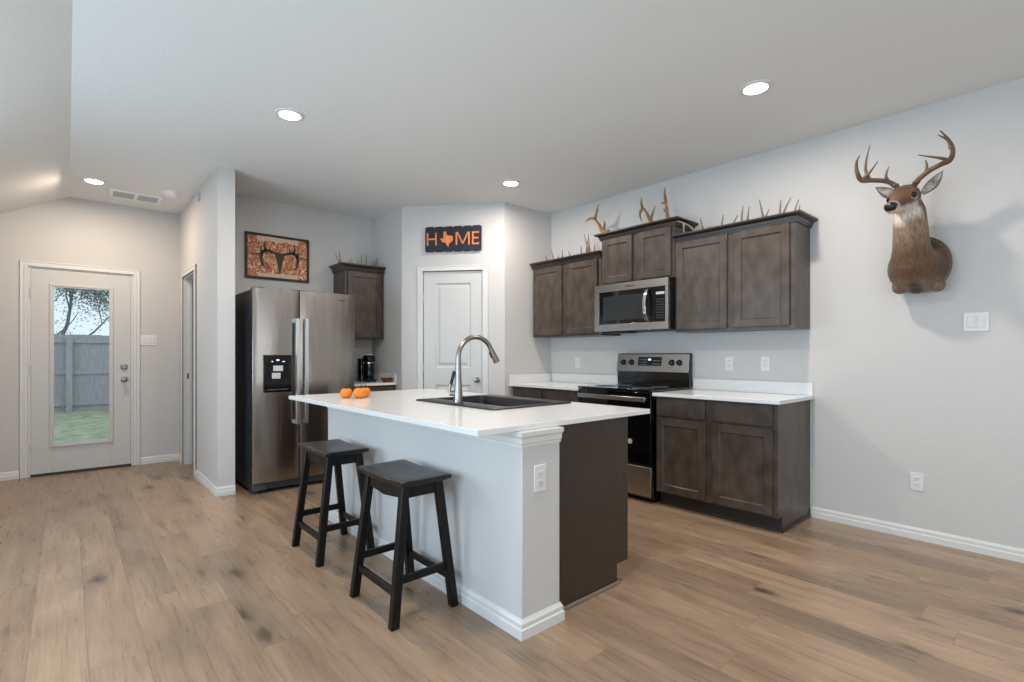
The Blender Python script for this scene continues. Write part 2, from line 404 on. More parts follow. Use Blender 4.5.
for a, b in ((0, .19), (.94, PL)): bq.loft([[(a, p[1], p[0]) for p in BPROF], [(b, p[1], p[0]) for p in BPROF]])
struct('baseboard_pantry', bq, 'trim', smooth=0)

def casing(m, a, b, z, wd=.055, th=.016):
    for w0, w1, t in ((0, wd, th*.6), (0, wd*.45, th), (wd*.75, wd, th*.85)):
        m.box(a-w1, a-w0, 0, z+w1, 0, t).box(b+w0, b+w1, 0, z+w1, 0, t).box(a-w0, b+w0, z+w0, z+w1, 0, t)
m = MB(TYF(YB)); casing(m, DX0, DX1, DZ); struct('trim_1', m, 'trim', bevel=.002)
m = MB(TPD); casing(m, .238, .894, 2.085); struct('trim_2', m, 'trim', bevel=.002)
m = MB(TXR(.952)); casing(m, 5.80, 6.49, 2.03)
m.T = None
m.box(.952, 1.085, 5.80, 5.815, 0, 2.03).box(.952, 1.085, 6.475, 6.49, 0, 2.03).box(.952, 1.085, 5.815, 6.475, 2.015, 2.03)
m.box(1.0, 1.03, 6.463, 6.475, 0, 2.015)
struct('trim_3', m, 'trim', bevel=.0015)

# exterior full-lite door
jam = MB().box(DX0, DX0+.02, YB, YB+T, 0, DZ).box(DX1-.02, DX1, YB, YB+T, 0, DZ).box(DX0+.02, DX1-.02, YB, YB+T, DZ-.015, DZ)
struct('trim_4', jam, 'trim')
struct('trim_5', MB().box(DX0+.02, DX1-.02, YB-.02, YB+T, 0, .014), simple('bronze_threshold', (66, 52, 42), .5, .4))
a, b = -.262, .518; g0, g1, gz0, gz1 = -.105, .345, .295, 1.875
m = MB(TYF(YB+.045)).box(a, g0, .022, 2.036, 0, .044).box(g1, b, .022, 2.036, 0, .044).box(g0, g1, .022, gz0, 0, .044).box(g0, g1, gz1, 2.036, 0, .044)
d1 = struct('door_1', m, 'door', bevel=.0015)
m = MB(TYF(YB+.001))
for q0, q1, t in ((.0, .036, .010), (.012, .030, .016)):
    m.box(g0-q1+.01, g0-q0+.01, gz0-q1+.01, gz1+q1-.01, 0, t).box(g1+q0-.01, g1+q1-.01, gz0-q1+.01, gz1+q1-.01, 0, t)
    m.box(g0-q0+.01, g1+q0-.01, gz0-q1+.01, gz0-q0+.01, 0, t).box(g0-q0+.01, g1+q0-.01, gz1+q0-.01, gz1+q1-.01, 0, t)
part('glass_frame', m, 'door', d1, bevel=.002)
part('pane', MB(TYF(YB+.045)).box(g0, g1, gz0, gz1, .018, .022), 'pane', d1)
def knob(mb, TT, u, v):
    ring = lambda r, w_: [TT(u+r*math.cos(2*math.pi*k/24), v+r*math.sin(2*math.pi*k/24), w_) for k in range(24)]
    mb.loft([ring(.030, 0), ring(.030, .006), ring(.012, .01), ring(.011, .032), ring(.024, .04), ring(.028, .052), ring(.022, .064), ring(.004, .068)])
def bolt(mb, TT, u, v):
    ring = lambda r, w_: [TT(u+r*math.cos(2*math.pi*k/24), v+r*math.sin(2*math.pi*k/24), w_) for k in range(24)]
    mb.loft([ring(.031, 0), ring(.030, .012), ring(.022, .018), ring(.008, .018), ring(.008, .03), ring(.004, .03)])
m = MB(); knob(m, TYF(YB+.001), .459, .93); part('door_knob', m, 'nickel', d1)
m = MB(); bolt(m, TYF(YB+.001), .459, 1.065); part('deadbolt', m, 'nickel', d1)
for z in (1.80, 1.04, .28): part('hinge', MB().box(-.272, -.258, YB-.008, YB+.001, z-.045, z+.045), 'grey', d1)
# pantry two-panel door
def panel_door(a, b, z0, z1, panels, TT, w0):
    m = MB(TT); st = w0
    zs = [z0]+[v for p in panels for v in (p[2], p[3])]+[z1]
    pa, pb = panels[0][0], panels[0][1]
    m.box(a, pa, z0, z1, st, 0).box(pb, b, z0, z1, st, 0)
    for i in range(0, len(zs), 2): m.box(pa, pb, zs[i], zs[i+1], st, 0)
    for p0, p1, q0, q1 in panels:
        R_ = lambda e, d: [(p0+e, q0+e, d), (p1-e, q0+e, d), (p1-e, q1-e, d), (p0+e, q1-e, d)]
        m.loft([R_(0, -.0001), R_(.010, -.013), R_(.026, -.013), R_(.055, -.003)], cap=False)
        m.add(R_(.055, -.003), [(0, 1, 2, 3)])
    return m
TPD2 = lambda s_, v, ww: TPD(s_, v, ww-.012)
m = panel_door(.243, .889, .012, 2.078, [(.373, .759, .235, .873), (.373, .759, 1.055, 1.955)], TPD2, -.035)
d2 = struct('door_2', m, 'door', smooth=0)
m = MB(); knob(m, TPD2, .829, .927); part('door_knob', m, 'nickel', d2)
for z in (1.80, 1.06, .25): part('hinge', MB(TPD2).box(.236, .248, z-.045, z+.045, 0, .006), 'grey', d2)
# strike plate on the hall opening jamb
o = part('strike_plate', MB().box(.985, 1.01, 6.472, 6.475, .93, .99), 'blackm', loc=(.99, 6.47, .93)); tag(o, 'small dark metal strike plate on the hallway opening jamb', 'strike plate')

# ================================================================ OUTSIDE, seen through the door
struct('ground', MB().box(-9, 10, YB+T+.02, 24, -.3, -.1), 'grass')
fy = 15.3
t = thing('wood_fence', 'weathered grey wooden privacy fence behind the lawn, seen through the glass door', 'fence', (0, fy, -.1))
m = MB(); x = -4.0; i = 0
while x < 5.0:
    hh = 1.66+random.uniform(-.012, .012); k_ = .006*(i % 2); m.box(x, x+.141, fy+.04+k_, fy+.058+k_, -.1, hh); x += .140; i += 1
part('pickets', m, 'fence', t, smooth=0)
for z in (.08, .80, 1.52): part('rail', MB().box(-4, 5, fy, fy+.038, z-.05, z+.05), 'fence', t)
for x in (-2.6, .04, 2.68): part('post', MB().box(x-.055, x+.055, fy-.09, fy, -.1, 1.62), 'fence', t)
# tree
t = thing('tree', 'leafy tree with a curving trunk rising behind the grey fence', 'tree', (-.55, 17.2, -.1))
tr = MB(); lf = MB(); rnd = random.Random(3)
def branch(p, d, r, ln, depth):
    pts = [p]; rs = [r]
    for k in range(5):
        d = (d+Vector((rnd.uniform(-.22, .22), rnd.uniform(-.22, .22), rnd.uniform(-.08, .16)))).normalized()
        p = p+d*ln/5; pts.append(p); rs.append(r*(1-.13*(k+1)))
    tr.tube(pts, rs, 6)
    if depth <= 2:
        for k in range(110):
            q = pts[rnd.randrange(1, 6)]+Vector((rnd.gauss(0, .30), rnd.gauss(0, .3), rnd.gauss(0, .28)))
            a = Vector((rnd.uniform(-1, 1), rnd.uniform(-1, 1), rnd.uniform(-1, 1))).normalized(); bb = a.orthogonal().normalized(); sz = rnd.uniform(.022, .045)
            lf.add([q, q+a*sz+bb*sz*.45, q+a*sz*2, q+a*sz-bb*sz*.45], [(0, 1, 2, 3)])
    if depth > 0:
        for k in range(4 if depth > 1 else 3):
            j = rnd.randrange(2, 6)
            dd = (d+Vector((rnd.uniform(-1, 1), rnd.uniform(-1, 1), rnd.uniform(-.35, .6)))).normalized()
            branch(pts[j], dd, rs[j]*.6, ln*.72, depth-1)
branch(Vector((-.2, 17.2, -.1)), Vector((.02, 0, 1)), .09, 2.0, 1)
branch(Vector((-.12, 17.2, 1.6)), Vector((.5, -.1, .8)), .045, 1.9, 4)
branch(Vector((-.2, 17.2, 1.5)), Vector((-.5, .2, .8)), .035, 1.7, 4)
branch(Vector((.1, 17.4, 1.4)), Vector((.9, .2, .6)), .03, 1.5, 4)
part('trunk', tr, 'bark', t)
o = part('foliage', lf, 'leaf', t, smooth=0)

# ================================================================ CEILING FITTINGS
vis = ['recessed ceiling light above the counter stools, left of the kitchen ceiling', 'recessed ceiling light nearest the mounted deer head', 'recessed ceiling light in front of the angled pantry wall', 'recessed ceiling light at the hallway fold near the vent', 'recessed ceiling light above the near end of the island', 'recessed ceiling light above the room behind, near the left', 'recessed ceiling light above the room behind, near the right wall']
for i_l, ((x, y), lab) in enumerate(zip(LAMPS, vis)):
    t = thing('recessed_light', lab, 'ceiling light', (x, y, H), 'recessed ceiling lights')
    part('trim_ring', MB().lathe([(.092, 0), (.090, -.005), (.080, -.008), (.068, -.008), (.064, -.003), (.064, 0)], (x, y, H)), 'plate', t)
    part('diffuser', MB().lathe([(.064, -.0005), (.063, -.008), (.05, -.014), (.03, -.018), (.002, -.019)], (x, y, H)), 'led', t, label='glowing white diffuser')
    a = area('recessed_lamp', (x, y, H-.028), (0, 0, 0), .12, .12, LPS[i_l], (1.0, .82, .64) if i_l == 3 else LAMP, 'DISK')
    a.parent = t; a.location = (0, 0, -.028)
# return-air vent: two filter panels in a frame
t = thing('ceiling_vent', 'white return air vent with two grey grilles on the hallway ceiling', 'vent', (.51, 6.3, H))
m = MB(); vx0, vx1, vy0, vy1 = .31, .73, 6.17, 6.45; z = H-.012
m.box(vx0, vx1, vy0, vy0+.03, z, H).box(vx0, vx1, vy1-.03, vy1, z, H).box(vx0, vx0+.03, vy0+.03, vy1-.03, z, H).box(vx1-.03, vx1, vy0+.03, vy1-.03, z, H).box(.505, .535, vy0+.03, vy1-.03, z, H)
part('frame', m, 'fixture', t, bevel=.002)
for a, b in ((vx0+.03, .505), (.535, vx1-.03)):
    m = MB(); yy = vy0+.032
    while yy < vy1-.04:
        m.add([(a, yy, H-.002), (b, yy, H-.002), (b, yy+.012, H-.010), (a, yy+.012, H-.010), (a, yy, H-.0005), (b, yy, H-.0005), (b, yy+.012, H-.0085), (a, yy+.012, H-.0085)],
              [(0, 1, 2, 3), (4, 7, 6, 5), (0, 4, 5, 1), (1, 5, 6, 2), (2, 6, 7, 3), (3, 7, 4, 0)]); yy += .013
    part('grille', m, 'vent', t, smooth=0)
t = thing('smoke_detector', 'round white smoke detector on the hallway ceiling', 'smoke detector', (.765, 5.93, H))
part('base', MB().lathe([(.068, 0), (.068, -.012), (.060, -.014)], (.765, 5.93, H)), 'fixture', t)
part('cover', MB().lathe([(.060, -.013), (.058, -.028), (.045, -.038), (.002, -.040)], (.765, 5.93, H)), 'fixture', t)
part('indicator', MB().lathe([(.006, -.036), (.006, -.041), (.001, -.042)], (.785, 5.91, H), n=12), 'grey', t)
t = thing('door_chime', 'small pale sensor high on the hallway wall under the ceiling', 'sensor', (.952, 5.59, 2.68))
part('case', MB(TXR(.952)).box(5.565, 5.615, 2.66, 2.73, 0, .022), 'grey', t, bevel=.004)
part('lens', MB(TXR(.952)).box(5.577, 5.603, 2.67, 2.69, .022, .026), 'plate', t, bevel=.002)

# ================================================================ WALL PLATES
def outlet(label, TT, u, v, loc, w_=.07, h_=.115, cat='outlet'):
    t = thing('wall_outlet', label, cat, loc)
    part('cover_plate', MB(TT).box(u-w_/2, u+w_/2, v-h_/2, v+h_/2, 0, .006), 'plate', t, bevel=.002)
    for dz in (.0195, -.0195):
        s_ = part('socket', MB(TT).box(u-.0165, u+.0165, v+dz-.0135, v+dz+.0135, .006, .008), 'plate', t, bevel=.002)
        m = MB(TT).box(u-.009, u-.0065, v+dz-.003, v+dz+.006, .008, .0084).box(u+.0065, u+.009, v+dz-.003, v+dz+.006, .008, .0084).box(u-.002, u+.002, v+dz-.010, v+dz-.006, .008, .0084)
        part('slots', m, 'slot', s_, smooth=0)
    return t
def switch(label, TT, u, v, n_, loc, sc=1.0):
    t = thing('light_switch', label, 'light switch', loc)
    w_ = (.07+(n_-1)*.046)*sc; h_ = .115*sc
    part('cover_plate', MB(TT).box(u-w_/2, u+w_/2, v-h_/2, v+h_/2, 0, .006), 'plate', t, bevel=.002)
    for k in range(n_):
        uu = u+(k-(n_-1)/2)*.046*sc
        part('rocker', MB(TT).box(uu-.0165*sc, uu+.0165*sc, v-.033*sc, v+.033*sc, .006, .010), 'plate', t, bevel=.0015)
    return t
outlet('white outlet low on the right wall below the deer mount', TXR(WR), .717, .373, (WR, .717, .373))
outlet('white outlet above the short counter, nearer the cabinet end', TXR(WR), 1.66, 1.123, (WR, 1.66, 1.123))
outlet('white outlet above the short counter, nearer the range', TXR(WR), 1.948, 1.12, (WR, 1.948, 1.12))
outlet('white outlet above the corner counter left of the range', TXR(WR), 3.60, 1.11, (WR, 3.60, 1.11))
outlet('white outlet beside the coffee machine', TYF(5.58), 2.60, 1.02, (2.60, 5.58, 1.02))
switch('white double light switch on the right wall beside the deer mount', TXR(WR), .434, 1.39, 2, (WR, .434, 1.39))
switch('white triple light switch beside the glass back door', TYF(YB), .677, 1.35, 3, (.677, YB, 1.35), .95)

# ================================================================ CABINETS
def shaker(TT, a, b, z0, z1, st=.055, th=.019):
    m = MB(TT)
    m.box(a, a+st, z0, z1, .002, th).box(b-st, b, z0, z1, .002, th).box(a+st, b-st, z0, z0+st, .002, th).box(a+st, b-st, z1-st, z1, .002, th)
    R_ = lambda e, d: [(a+st+e, z0+st+e, d), (b-st-e, z0+st+e, d), (b-st-e, z1-st-e, d), (a+st+e, z1-st-e, d)]
    m.loft([R_(-.001, th-.0005), R_(.0005, th-.002), R_(.006, th-.010), R_(.0065, th-.012)], cap=False)
    m.box(a+st, b-st, z0+st, z1-st, .002, th-.0105)
    return m
def slab(TT, a, b, z0, z1, th=.019): return MB(TT).box(a, b, z0, z1, .002, th)
def crown(TT, a, b, z0, z1, depth, ea, eb, ef=.055):
    # flared moulding: successive rectangles (u, depth) at rising heights
    m = MB(TT)
    prof = [(0.004, z0-.012), (.012, z0-.012), (.014, z0), (.018, z0+.003), (.40*ef, z0+(z1-z0)*.45), (.85*ef, z1-.016), (ef, z1-.012), (ef, z1)]
    rings = []
    for e, z in prof:
        rings.append([(a-e*ea, z, e), (b+e*eb, z, e), (b+e*eb, z, -depth), (a-e*ea, z, -depth)])
    m.loft(rings)
    return m
XU = 3.822
def upper(label, a, b, z0, z1, zc, doors, ea, eb, X=XU):
    TT = TXR(X); dp = WR-.002-X
    t = thing('upper_cabinet', label, 'cabinet', (WR-.01, (a+b)/2, z0))
    m = MB(TT); m.box(a, b, z0, z1, -dp, -.02)
    m.box(a, a+.035, z0, z1, -.02, 0).box(b-.035, b, z0, z1, -.02, 0).box(a+.035, b-.035, z0, z0+.035, -.02, 0).box(a+.035, b-.035, z1-.035, z1, -.02, 0)
    mid = (a+b)/2; m.box(mid-.035, mid+.035, z0+.035, z1-.035, -.02, 0)
    part('body', m, 'cab', t)
    for d0, d1, e0, e1 in doors: part('door', shaker(TT, d0, d1, e0, e1), 'cab', t, bevel=.0015)
    part('crown_moulding', crown(TT, a, b, z1, zc, dp, ea, eb), 'crown', t, label='dark crown moulding')
    return t
ZB = 1.38
upper('dark brown upper cabinet nearest the deer, right of the microwave', 1.342, 2.268, ZB, 2.138, 2.186, [(1.372, 1.768, 1.40, 2.122), (1.822, 2.248, 1.40, 2.122)], 1, 0)
upper('short dark brown upper cabinet above the microwave, raised highest', 2.272, 3.042, 1.845, 2.285, 2.335, [(2.300, 2.625, 1.862, 2.272), (2.692, 3.022, 1.862, 2.272)], 1, 1)
upper('dark brown upper cabinet in the corner left of the microwave', 3.046, 3.985, ZB, 2.13, 2.180, [(3.090, 3.475, 1.40, 2.112), (3.548, 3.962, 1.40, 2.112)], 0, 0)
# coffee nook upper cabinet
TT = TYF(5.27); t = thing('upper_cabinet', 'narrow single-door dark upper cabinet between the refrigerator and pantry', 'cabinet', (2.47, 5.57, 1.37))
part('body', MB(TT).box(2.245, 2.70, 1.37, 2.115, -.305, 0), 'cab', t)
part('door', shaker(TT, 2.275, 2.665, 1.385, 2.10), 'cab', t, bevel=.0015)
part('crown_moulding', crown(TT, 2.245, 2.70, 2.115, 2.18, .305, 1, 0), 'crown', t, label='dark crown moulding')

XB = 3.533; XT = 3.60; CZ = .892; CT = .865
def base_cab(label, a, b, dr, do, end=False):
    TT = TXR(XB); dp = WR-.002-XB
    t = thing('base_cabinet', label, 'cabinet', ((XB+WR)/2, (a+b)/2, 0))
    m = MB(TT).box(a, b, .105, CT, -dp, -.0)
    m.box(a, b, 0.0, .105, -dp, XB-XT)
    part('body', m, 'cab', t)
    part('toe_kick', MB(TXR(XT)).box(a, b, 0, .104, .001, .008), 'toe', t)
    sh = MB(TXR(XT)).box(a-(.012 if end else 0), b, 0, .018, .009, .021)
    if end: sh.T = None; sh.box(XT-.021, WR-.018, a-.012, a-.001, 0, .018)
    part('shoe_moulding', sh, 'crown', t, bevel=.003)
    for d in dr: part('drawer', slab(TT, *d), 'cab', t, bevel=.002)
    for d in do: part('door', shaker(TT, *d), 'cab', t, bevel=.0015)
base_cab('dark brown base cabinet right of the range with two drawers and two doors', 1.342, 2.262,
         [(1.372, 1.790, .712, .850), (1.845, 2.250, .712, .850)], [(1.372, 1.790, .118, .692), (1.845, 2.250, .118, .692)], True)
base_cab('dark brown base cabinet in the corner left of the range', 3.040, 3.990,
         [(3.060, 3.505, .712, .850), (3.555, 3.955, .712, .850)], [(3.060, 3.505, .118, .692), (3.555, 3.955, .118, .692)])
def counter(label, boxes, splash, cat='countertop'):
    x0, x1, y0, y1 = boxes[0]
    t = thing('countertop', label, cat, ((x0+x1)/2, (y0+y1)/2, CT))
    m = MB()
    for b in boxes: m.box(*b, CT+.001, CZ)
    part('slab', m, 'quartz', t, bevel=.002, smooth=0)
    for s_ in splash: part('backsplash', MB().box(*s_, CZ+.0005, .985), 'quartz', t, bevel=.0015)
counter('white countertop on the cabinet right of the range', [(3.475, WR-.002, 1.312, 2.264)], [(WR-.02, WR-.002, 1.32, 2.262)])
counter('white countertop in the corner left of the range', [(3.475, WR-.002, 3.036, 3.995)], [(WR-.02, WR-.002, 3.04, 3.97), (3.48, WR-.002, 3.976, 3.994)])
# coffee nook
t = thing('base_cabinet', 'dark base cabinet under the coffee machine beside the refrigerator', 'cabinet', (2.44, 5.3, 0))
part('body', MB().box(2.15, 2.70, 5.0, 5.575, .105, CT).box(2.15, 2.70, 5.07, 5.575, 0, .105), 'cab', t)
part('drawer', slab(TYF(5.0), 2.18, 2.675, .715, .848), 'cab', t, bevel=.002)
part('door', shaker(TYF(5.0), 2.18, 2.675, .12, .695), 'cab', t, bevel=.0015)
counter('white countertop under the coffee machine', [(2.14, 2.705, 4.965, 5.575)], [(2.16, 2.69, 5.557, 5.575), (2.687, 2.705, 4.98, 5.555)])

# ================================================================ RANGE
RY0, RY1 = 2.270, 3.032
t = thing('range', 'stainless and black electric range between the two white countertops', 'range', (3.8, 2.65, 0))
m = MB().box(3.52, 4.09, RY0, RY1, .03, .895).box(3.56, 4.05, RY0+.02, RY1-.02, 0, .03)
part('body', m, 'black', t)
part('cooktop', MB().box(3.465, 4.06, RY0-.001, RY1+.001, .896, .911), 'glassblk', t, bevel=.003)
for cx_, cy_, r in ((3.64, 2.46, .09), (3.64, 2.85, .11), (3.90, 2.46, .075), (3.90, 2.85, .075)):
    part('burner_ring', MB().lathe([(r, .0002), (r, .0008), (r-.003, .0008), (r-.003, .0002)], (cx_, cy_, .911), n=40), 'grey', t)
m = MB(TXR(3.515)).box(RY0+.004, RY1-.004, .30, .888, .0, .045)
dr = part('oven_door', m, 'glassblk', t, bevel=.003)
m = MB(TXR(3.515)); m.box(RY0+.03, RY1-.03, .815, .852, .078, .090)
m.box(RY0+.05, RY0+.08, .82, .846, .045, .079).box(RY1-.08, RY1-.05, .82, .846, .045, .079)
part('handle', m, 'steel', dr, bevel=.004)
m = MB(TXR(3.4698)); ring = lambda r, w_: [(2.47+r*math.cos(2*math.pi*k/28), .484+r*math.sin(2*math.pi*k/28), w_) for k in range(28)]
m.loft([ring(.021, 0), ring(.021, .0006), ring(.014, .0006), ring(.014, 0)])
m.box(2.464, 2.476, .478, .490, 0, .0006)
part('door_sticker', m, 'plate', dr)
part('storage_drawer', MB(TXR(3.515)).box(RY0+.004, RY1-.004, .055, .292, .0, .042), 'steel', t, bevel=.003)
# backguard
bgd = part('backguard', MB().loft([[(4.055, y, .912), (4.10, y, .912), (4.10, y, 1.205), (4.075, y, 1.205), (4.05, y, 1.02)] for y in (RY0, RY1)]), 'black', t, bevel=.002)
sl = lambda v: 4.047+(v-1.03)/(1.2-1.03)*.022
TB = lambda u, v, ww: (sl(v)-ww, u, v)
part('control_panel', MB(TB).box(RY0+.004, RY1+.004, 1.035, 1.198, -.004, .004), 'steel', bgd, bevel=.002)
dsp = part('display', MB(TB).box(2.545, 2.795, 1.090, 1.172, .004, .006), 'glassblk', bgd, bevel=.001)
m = MB(TB).box(2.655, 2.685, 1.140, 1.156, .006, .0066); part('clock', m, 'ledw', dsp, smooth=0)
for i in range(4):
    for j in range(2): part('button_mark', MB(TB).box(2.56+i*.021, 2.572+i*.021, 1.105+j*.03, 1.109+j*.03, .006, .0064), 'grey', dsp, smooth=0)
    for j in range(3): part('button_mark', MB(TB).box(2.705+i*.021, 2.713+i*.021, 1.10+j*.022, 1.104+j*.022, .006, .0064), 'grey', dsp, smooth=0)
for u in (2.96, 2.868, 2.44, 2.365):
    m = MB(); rg = lambda r, w_: [TB(u+r*math.cos(2*math.pi*k/24), 1.122+r*math.sin(2*math.pi*k/24), w_) for k in range(24)]
    m.loft([rg(.027, .004), rg(.027, .010), rg(.022, .014), rg(.019, .030), rg(.016, .032)])
    m.T = TB; m.box(u-.004, u+.004, 1.105, 1.139, .030, .036)
    part('knob', m, 'black', bgd)

# ================================================================ MICROWAVE
MX = 3.722; MY0, MY1, MZ0, MZ1 = 2.274, 3.050, 1.405, 1.835
t = thing('microwave', 'stainless over-the-range microwave under the raised short cabinet', 'microwave', (3.9, 2.65, 1.4))
part('body', MB().box(MX+.03, WR-.004, MY0, 3.040, MZ0, MZ1+.006), 'blackm', t, bevel=.003)
TM = TXR(MX)
m = MB(TM).box(MY0, MY1, MZ0+.002, MZ0+.065, -.03, 0).box(MY0, MY1, MZ1-.068, MZ1, -.03, 0).box(MY0, MY0+.028, MZ0+.065, MZ1-.068, -.03, 0).box(MY1-.055, MY1, MZ0+.065, MZ1-.068, -.03, 0)
part('face_frame', m, 'steel', t, bevel=.0015)
dr = part('door_glass', MB(TM).box(2.435, MY1-.055, MZ0+.065, MZ1-.068, -.03, -.004), 'glassblk', t, bevel=.001)
m = MB(TM).box(2.50, MY1-.10, MZ0+.10, MZ1-.11, -.004, -.003); part('window_mesh', m, simple('microwave_window', (42, 44, 46), .2), dr)
cp = part('control_panel', MB(TM).box(MY0+.028, 2.433, MZ0+.065, MZ1-.068, -.03, -.003), 'black', t)
m = MB(TM)
for i in range(4):
    for j in range(8): m.box(2.315+i*.020, 2.327+i*.020, 1.50+j*.022, 1.508+j*.022, -.003, -.0025)
part('buttons', m, 'grille', cp, smooth=0)
part('display', MB(TM).box(2.31, 2.39, 1.70, 1.722, -.003, -.002), 'grey', cp)
pts = [(MX-.004-.050*math.sin(math.pi*k/12)**.6-.002, 2.468, 1.475+.275*k/12) for k in range(13)]
m = MB(); rings = []
for k, p in enumerate(pts): rings.append([(p[0]-.007, p[1]-.015, p[2]), (p[0]-.007, p[1]+.015, p[2]), (p[0]+.006, p[1]+.015, p[2]), (p[0]+.006, p[1]-.015, p[2])])
m.loft(rings); part('handle', m, 'chrome', dr, bevel=.003)
part('vent_filter', MB().box(3.78, 3.95, 2.74, 3.0, MZ0-.012, MZ0), 'blackm', t)

def text_part(name, body, size, TT, u, v, wdt, mat, parent, flip=False):
    cu = bpy.data.curves.new('t', 'FONT'); cu.body = body; cu.size = size; cu.align_x = 'CENTER'; cu.align_y = 'CENTER'; cu.extrude = wdt
    ob = bpy.data.objects.new('t', cu); COL.objects.link(ob); bpy.context.view_layer.update()
    me = bpy.data.meshes.new_from_object(ob.evaluated_get(bpy.context.evaluated_depsgraph_get()))
    m = MB(TT); m.add([((u-v_.co.x if flip else u+v_.co.x), v+v_.co.y, wdt+v_.co.z) for v_ in me.vertices], [tuple(p.vertices) for p in me.polygons])
    bpy.data.objects.remove(ob); bpy.data.curves.remove(cu); bpy.data.meshes.remove(me)
    return part(name, m, mat, parent, smooth=0)
text_part('brand_badge', 'Whirlpool', .022, TM, 2.655, MZ1-.034, .0006, 'blackm', t, True)

# ================================================================ REFRIGERATOR
FY = 4.645; FX0, FX1, FZ = 1.176, 2.078, 1.765
t = thing('refrigerator', 'stainless side-by-side refrigerator beside the hallway wall end', 'refrigerator', (1.62, 5.05, 0))
part('case', MB().box(FX0+.004, FX1-.004, FY+.075, 5.45, .03, FZ-.012), 'fside', t, bevel=.004)
m = MB()
m.box(FX0+.01, FX0+.11, FY+.012, FY+.12, .03, .085).box(FX1-.11, FX1-.01, FY+.012, FY+.12, .03, .085).box(FX0+.11, FX1-.11, FY+.035, FY+.12, .03, .09)
for i in range(4): m.box(FX0+.13, FX1-.13, FY+.030, FY+.036, .038+i*.013, .045+i*.013)
part('toe_grille', m, 'grille', t, bevel=.002)
for x in (FX0+.06, FX1-.06):
    for y in (FY+.10, 5.38): part('foot', MB().lathe([(.025, 0), (.025, .03)], (x, y, 0), n=16), 'blackm', t)
XS = 1.562
def curved_door(x0, x1, bow=.010):
    m = MB(); poly = []
    N_ = 14
    for k in range(N_+1):
        u = k/N_; x = x0+(x1-x0)*u; e = min(u, 1-u)*(x1-x0)
        y = FY-bow*math.sin(math.pi*u)+.004*max(0, 1-e/.012)**2+.0
        poly.append((x, y))
    poly += [(x1, FY+.068), (x0, FY+.068)]
    m.loft([[(p[0], p[1], z) for p in poly] for z in (.095, FZ)])
    return m
fl = part('freezer_door', curved_door(FX0, XS-.004), 'steelw', t, bevel=.003, smooth=40)
fr = part('fridge_door', curved_door(XS+.004, FX1), 'steelw', t, bevel=.003, smooth=40)
for dd, x in ((fl, 1.530), (fr, 1.606)):
    m = MB(); pts = []
    for k in range(17):
        u = k/16; off = .044*min(1, math.sin(math.pi*u)*9)
        pts.append((x, FY-.010-off, .60+.905*u))
    pts = [(x, FY-.054, .585+.925*u/16) for u in range(17)]
    for zz in (.60, 1.495): m.box(x-.012, x+.012, FY-.055, FY-.004, zz-.018, zz+.018)
    rings = [[(p[0]-.016, p[1]+.008, p[2]), (p[0]-.012, p[1]-.010, p[2]), (p[0]+.012, p[1]-.010, p[2]), (p[0]+.016, p[1]+.008, p[2])] for p in pts]
    m.loft(rings); part('handle', m, 'hbar', dd, smooth=50)
TFf = TYF(FY-.0125)
m = MB(TFf); dx0, dx1, dz0, dz1 = 1.258, 1.488, .868, 1.190
m.box(dx0, dx1, dz0, dz0+.03, -.002, .008).box(dx0, dx0+.022, dz0+.03, dz1, -.002, .008).box(dx1-.022, dx1, dz0+.03, dz1, -.002, .008).box(dx0+.022, dx1-.022, 1.105, dz1, -.002, .008)
m.box(dx0+.022, dx1-.022, dz0+.03, 1.105, -.004, .002)
ds = part('dispenser', m, 'black', fl, bevel=.002, label='black ice and water dispenser')
part('paddle', MB(TFf).box(1.335, 1.415, 1.05, 1.098, 0, .012), 'grey', ds, bevel=.003)
part('paddle', MB(TFf).box(1.325, 1.395, .985, 1.035, 0, .010), 'grey', ds, bevel=.003)
part('drip_tray', MB(TFf).box(dx0+.03, dx1-.03, dz0+.02, dz0+.028, 0, .02), 'grille', ds)
for q in ((1.36, 1.385, 1.14, 1.152), (1.32, 1.335, 1.13, 1.137), (1.41, 1.43, 1.13, 1.137)): part('dispenser_icon', MB(TFf).box(*q, .008, .0085), 'icon', ds, smooth=0)
text_part('brand_badge', 'Whirlpool', .022, TYF(FY-.0085), 1.955, 1.705, .0008, 'grille', fr)
for a, b in ((FX0+.02, FX0+.10), (XS-.06, XS+.06), (FX1-.10, FX1-.02)): part('hinge_cover', MB().box(a, b, FY+.03, FY+.12, FZ-.012, FZ+.008), 'fside', t, bevel=.003)

# ================================================================ ISLAND
IX0, IX1, IY0, IY1 = 1.434, 1.664, 1.563, 3.665
PX1 = 2.238; PXT = 2.146; PY = 1.608; IZ = .868
t = thing('kitchen_island', 'kitchen island with pale half wall and dark wood end panel', 'island', (1.8, 2.6, 0))
hw = part('half_wall', MB().box(IX0, IX1, IY0, IY1, 0, IZ), 'wall', t, bevel=.004, label='pale painted half wall facing the stools')
bb = MB()
segs = [((IX0, IY0), (IX0, IY1), (-1, 0)), ((IX0, IY0), (IX1, IY0), (0, -1))]
P2 = [(0, 0), (.017, 0), (.017, .040), (.012, .045), (.012, .063), (.005, .074), (.003, .079), (0, .079)]
bb.loft([[(IX0-p[0], IY0-p[0], p[1]) for p in P2], [(IX0-p[0], IY1, p[1]) for p in P2]])
bb.loft([[(IX0-p[0], IY0-p[0], p[1]) for p in P2], [(IX1+p[0]*.6, IY0-p[0], p[1]) for p in P2]])
bb.loft([[(IX1+p[0], IY0-p[0], p[1]) for p in P2], [(IX1+p[0], PY-.001, p[1]) for p in P2]])
part('baseboard', bb, 'trim', t, smooth=0)
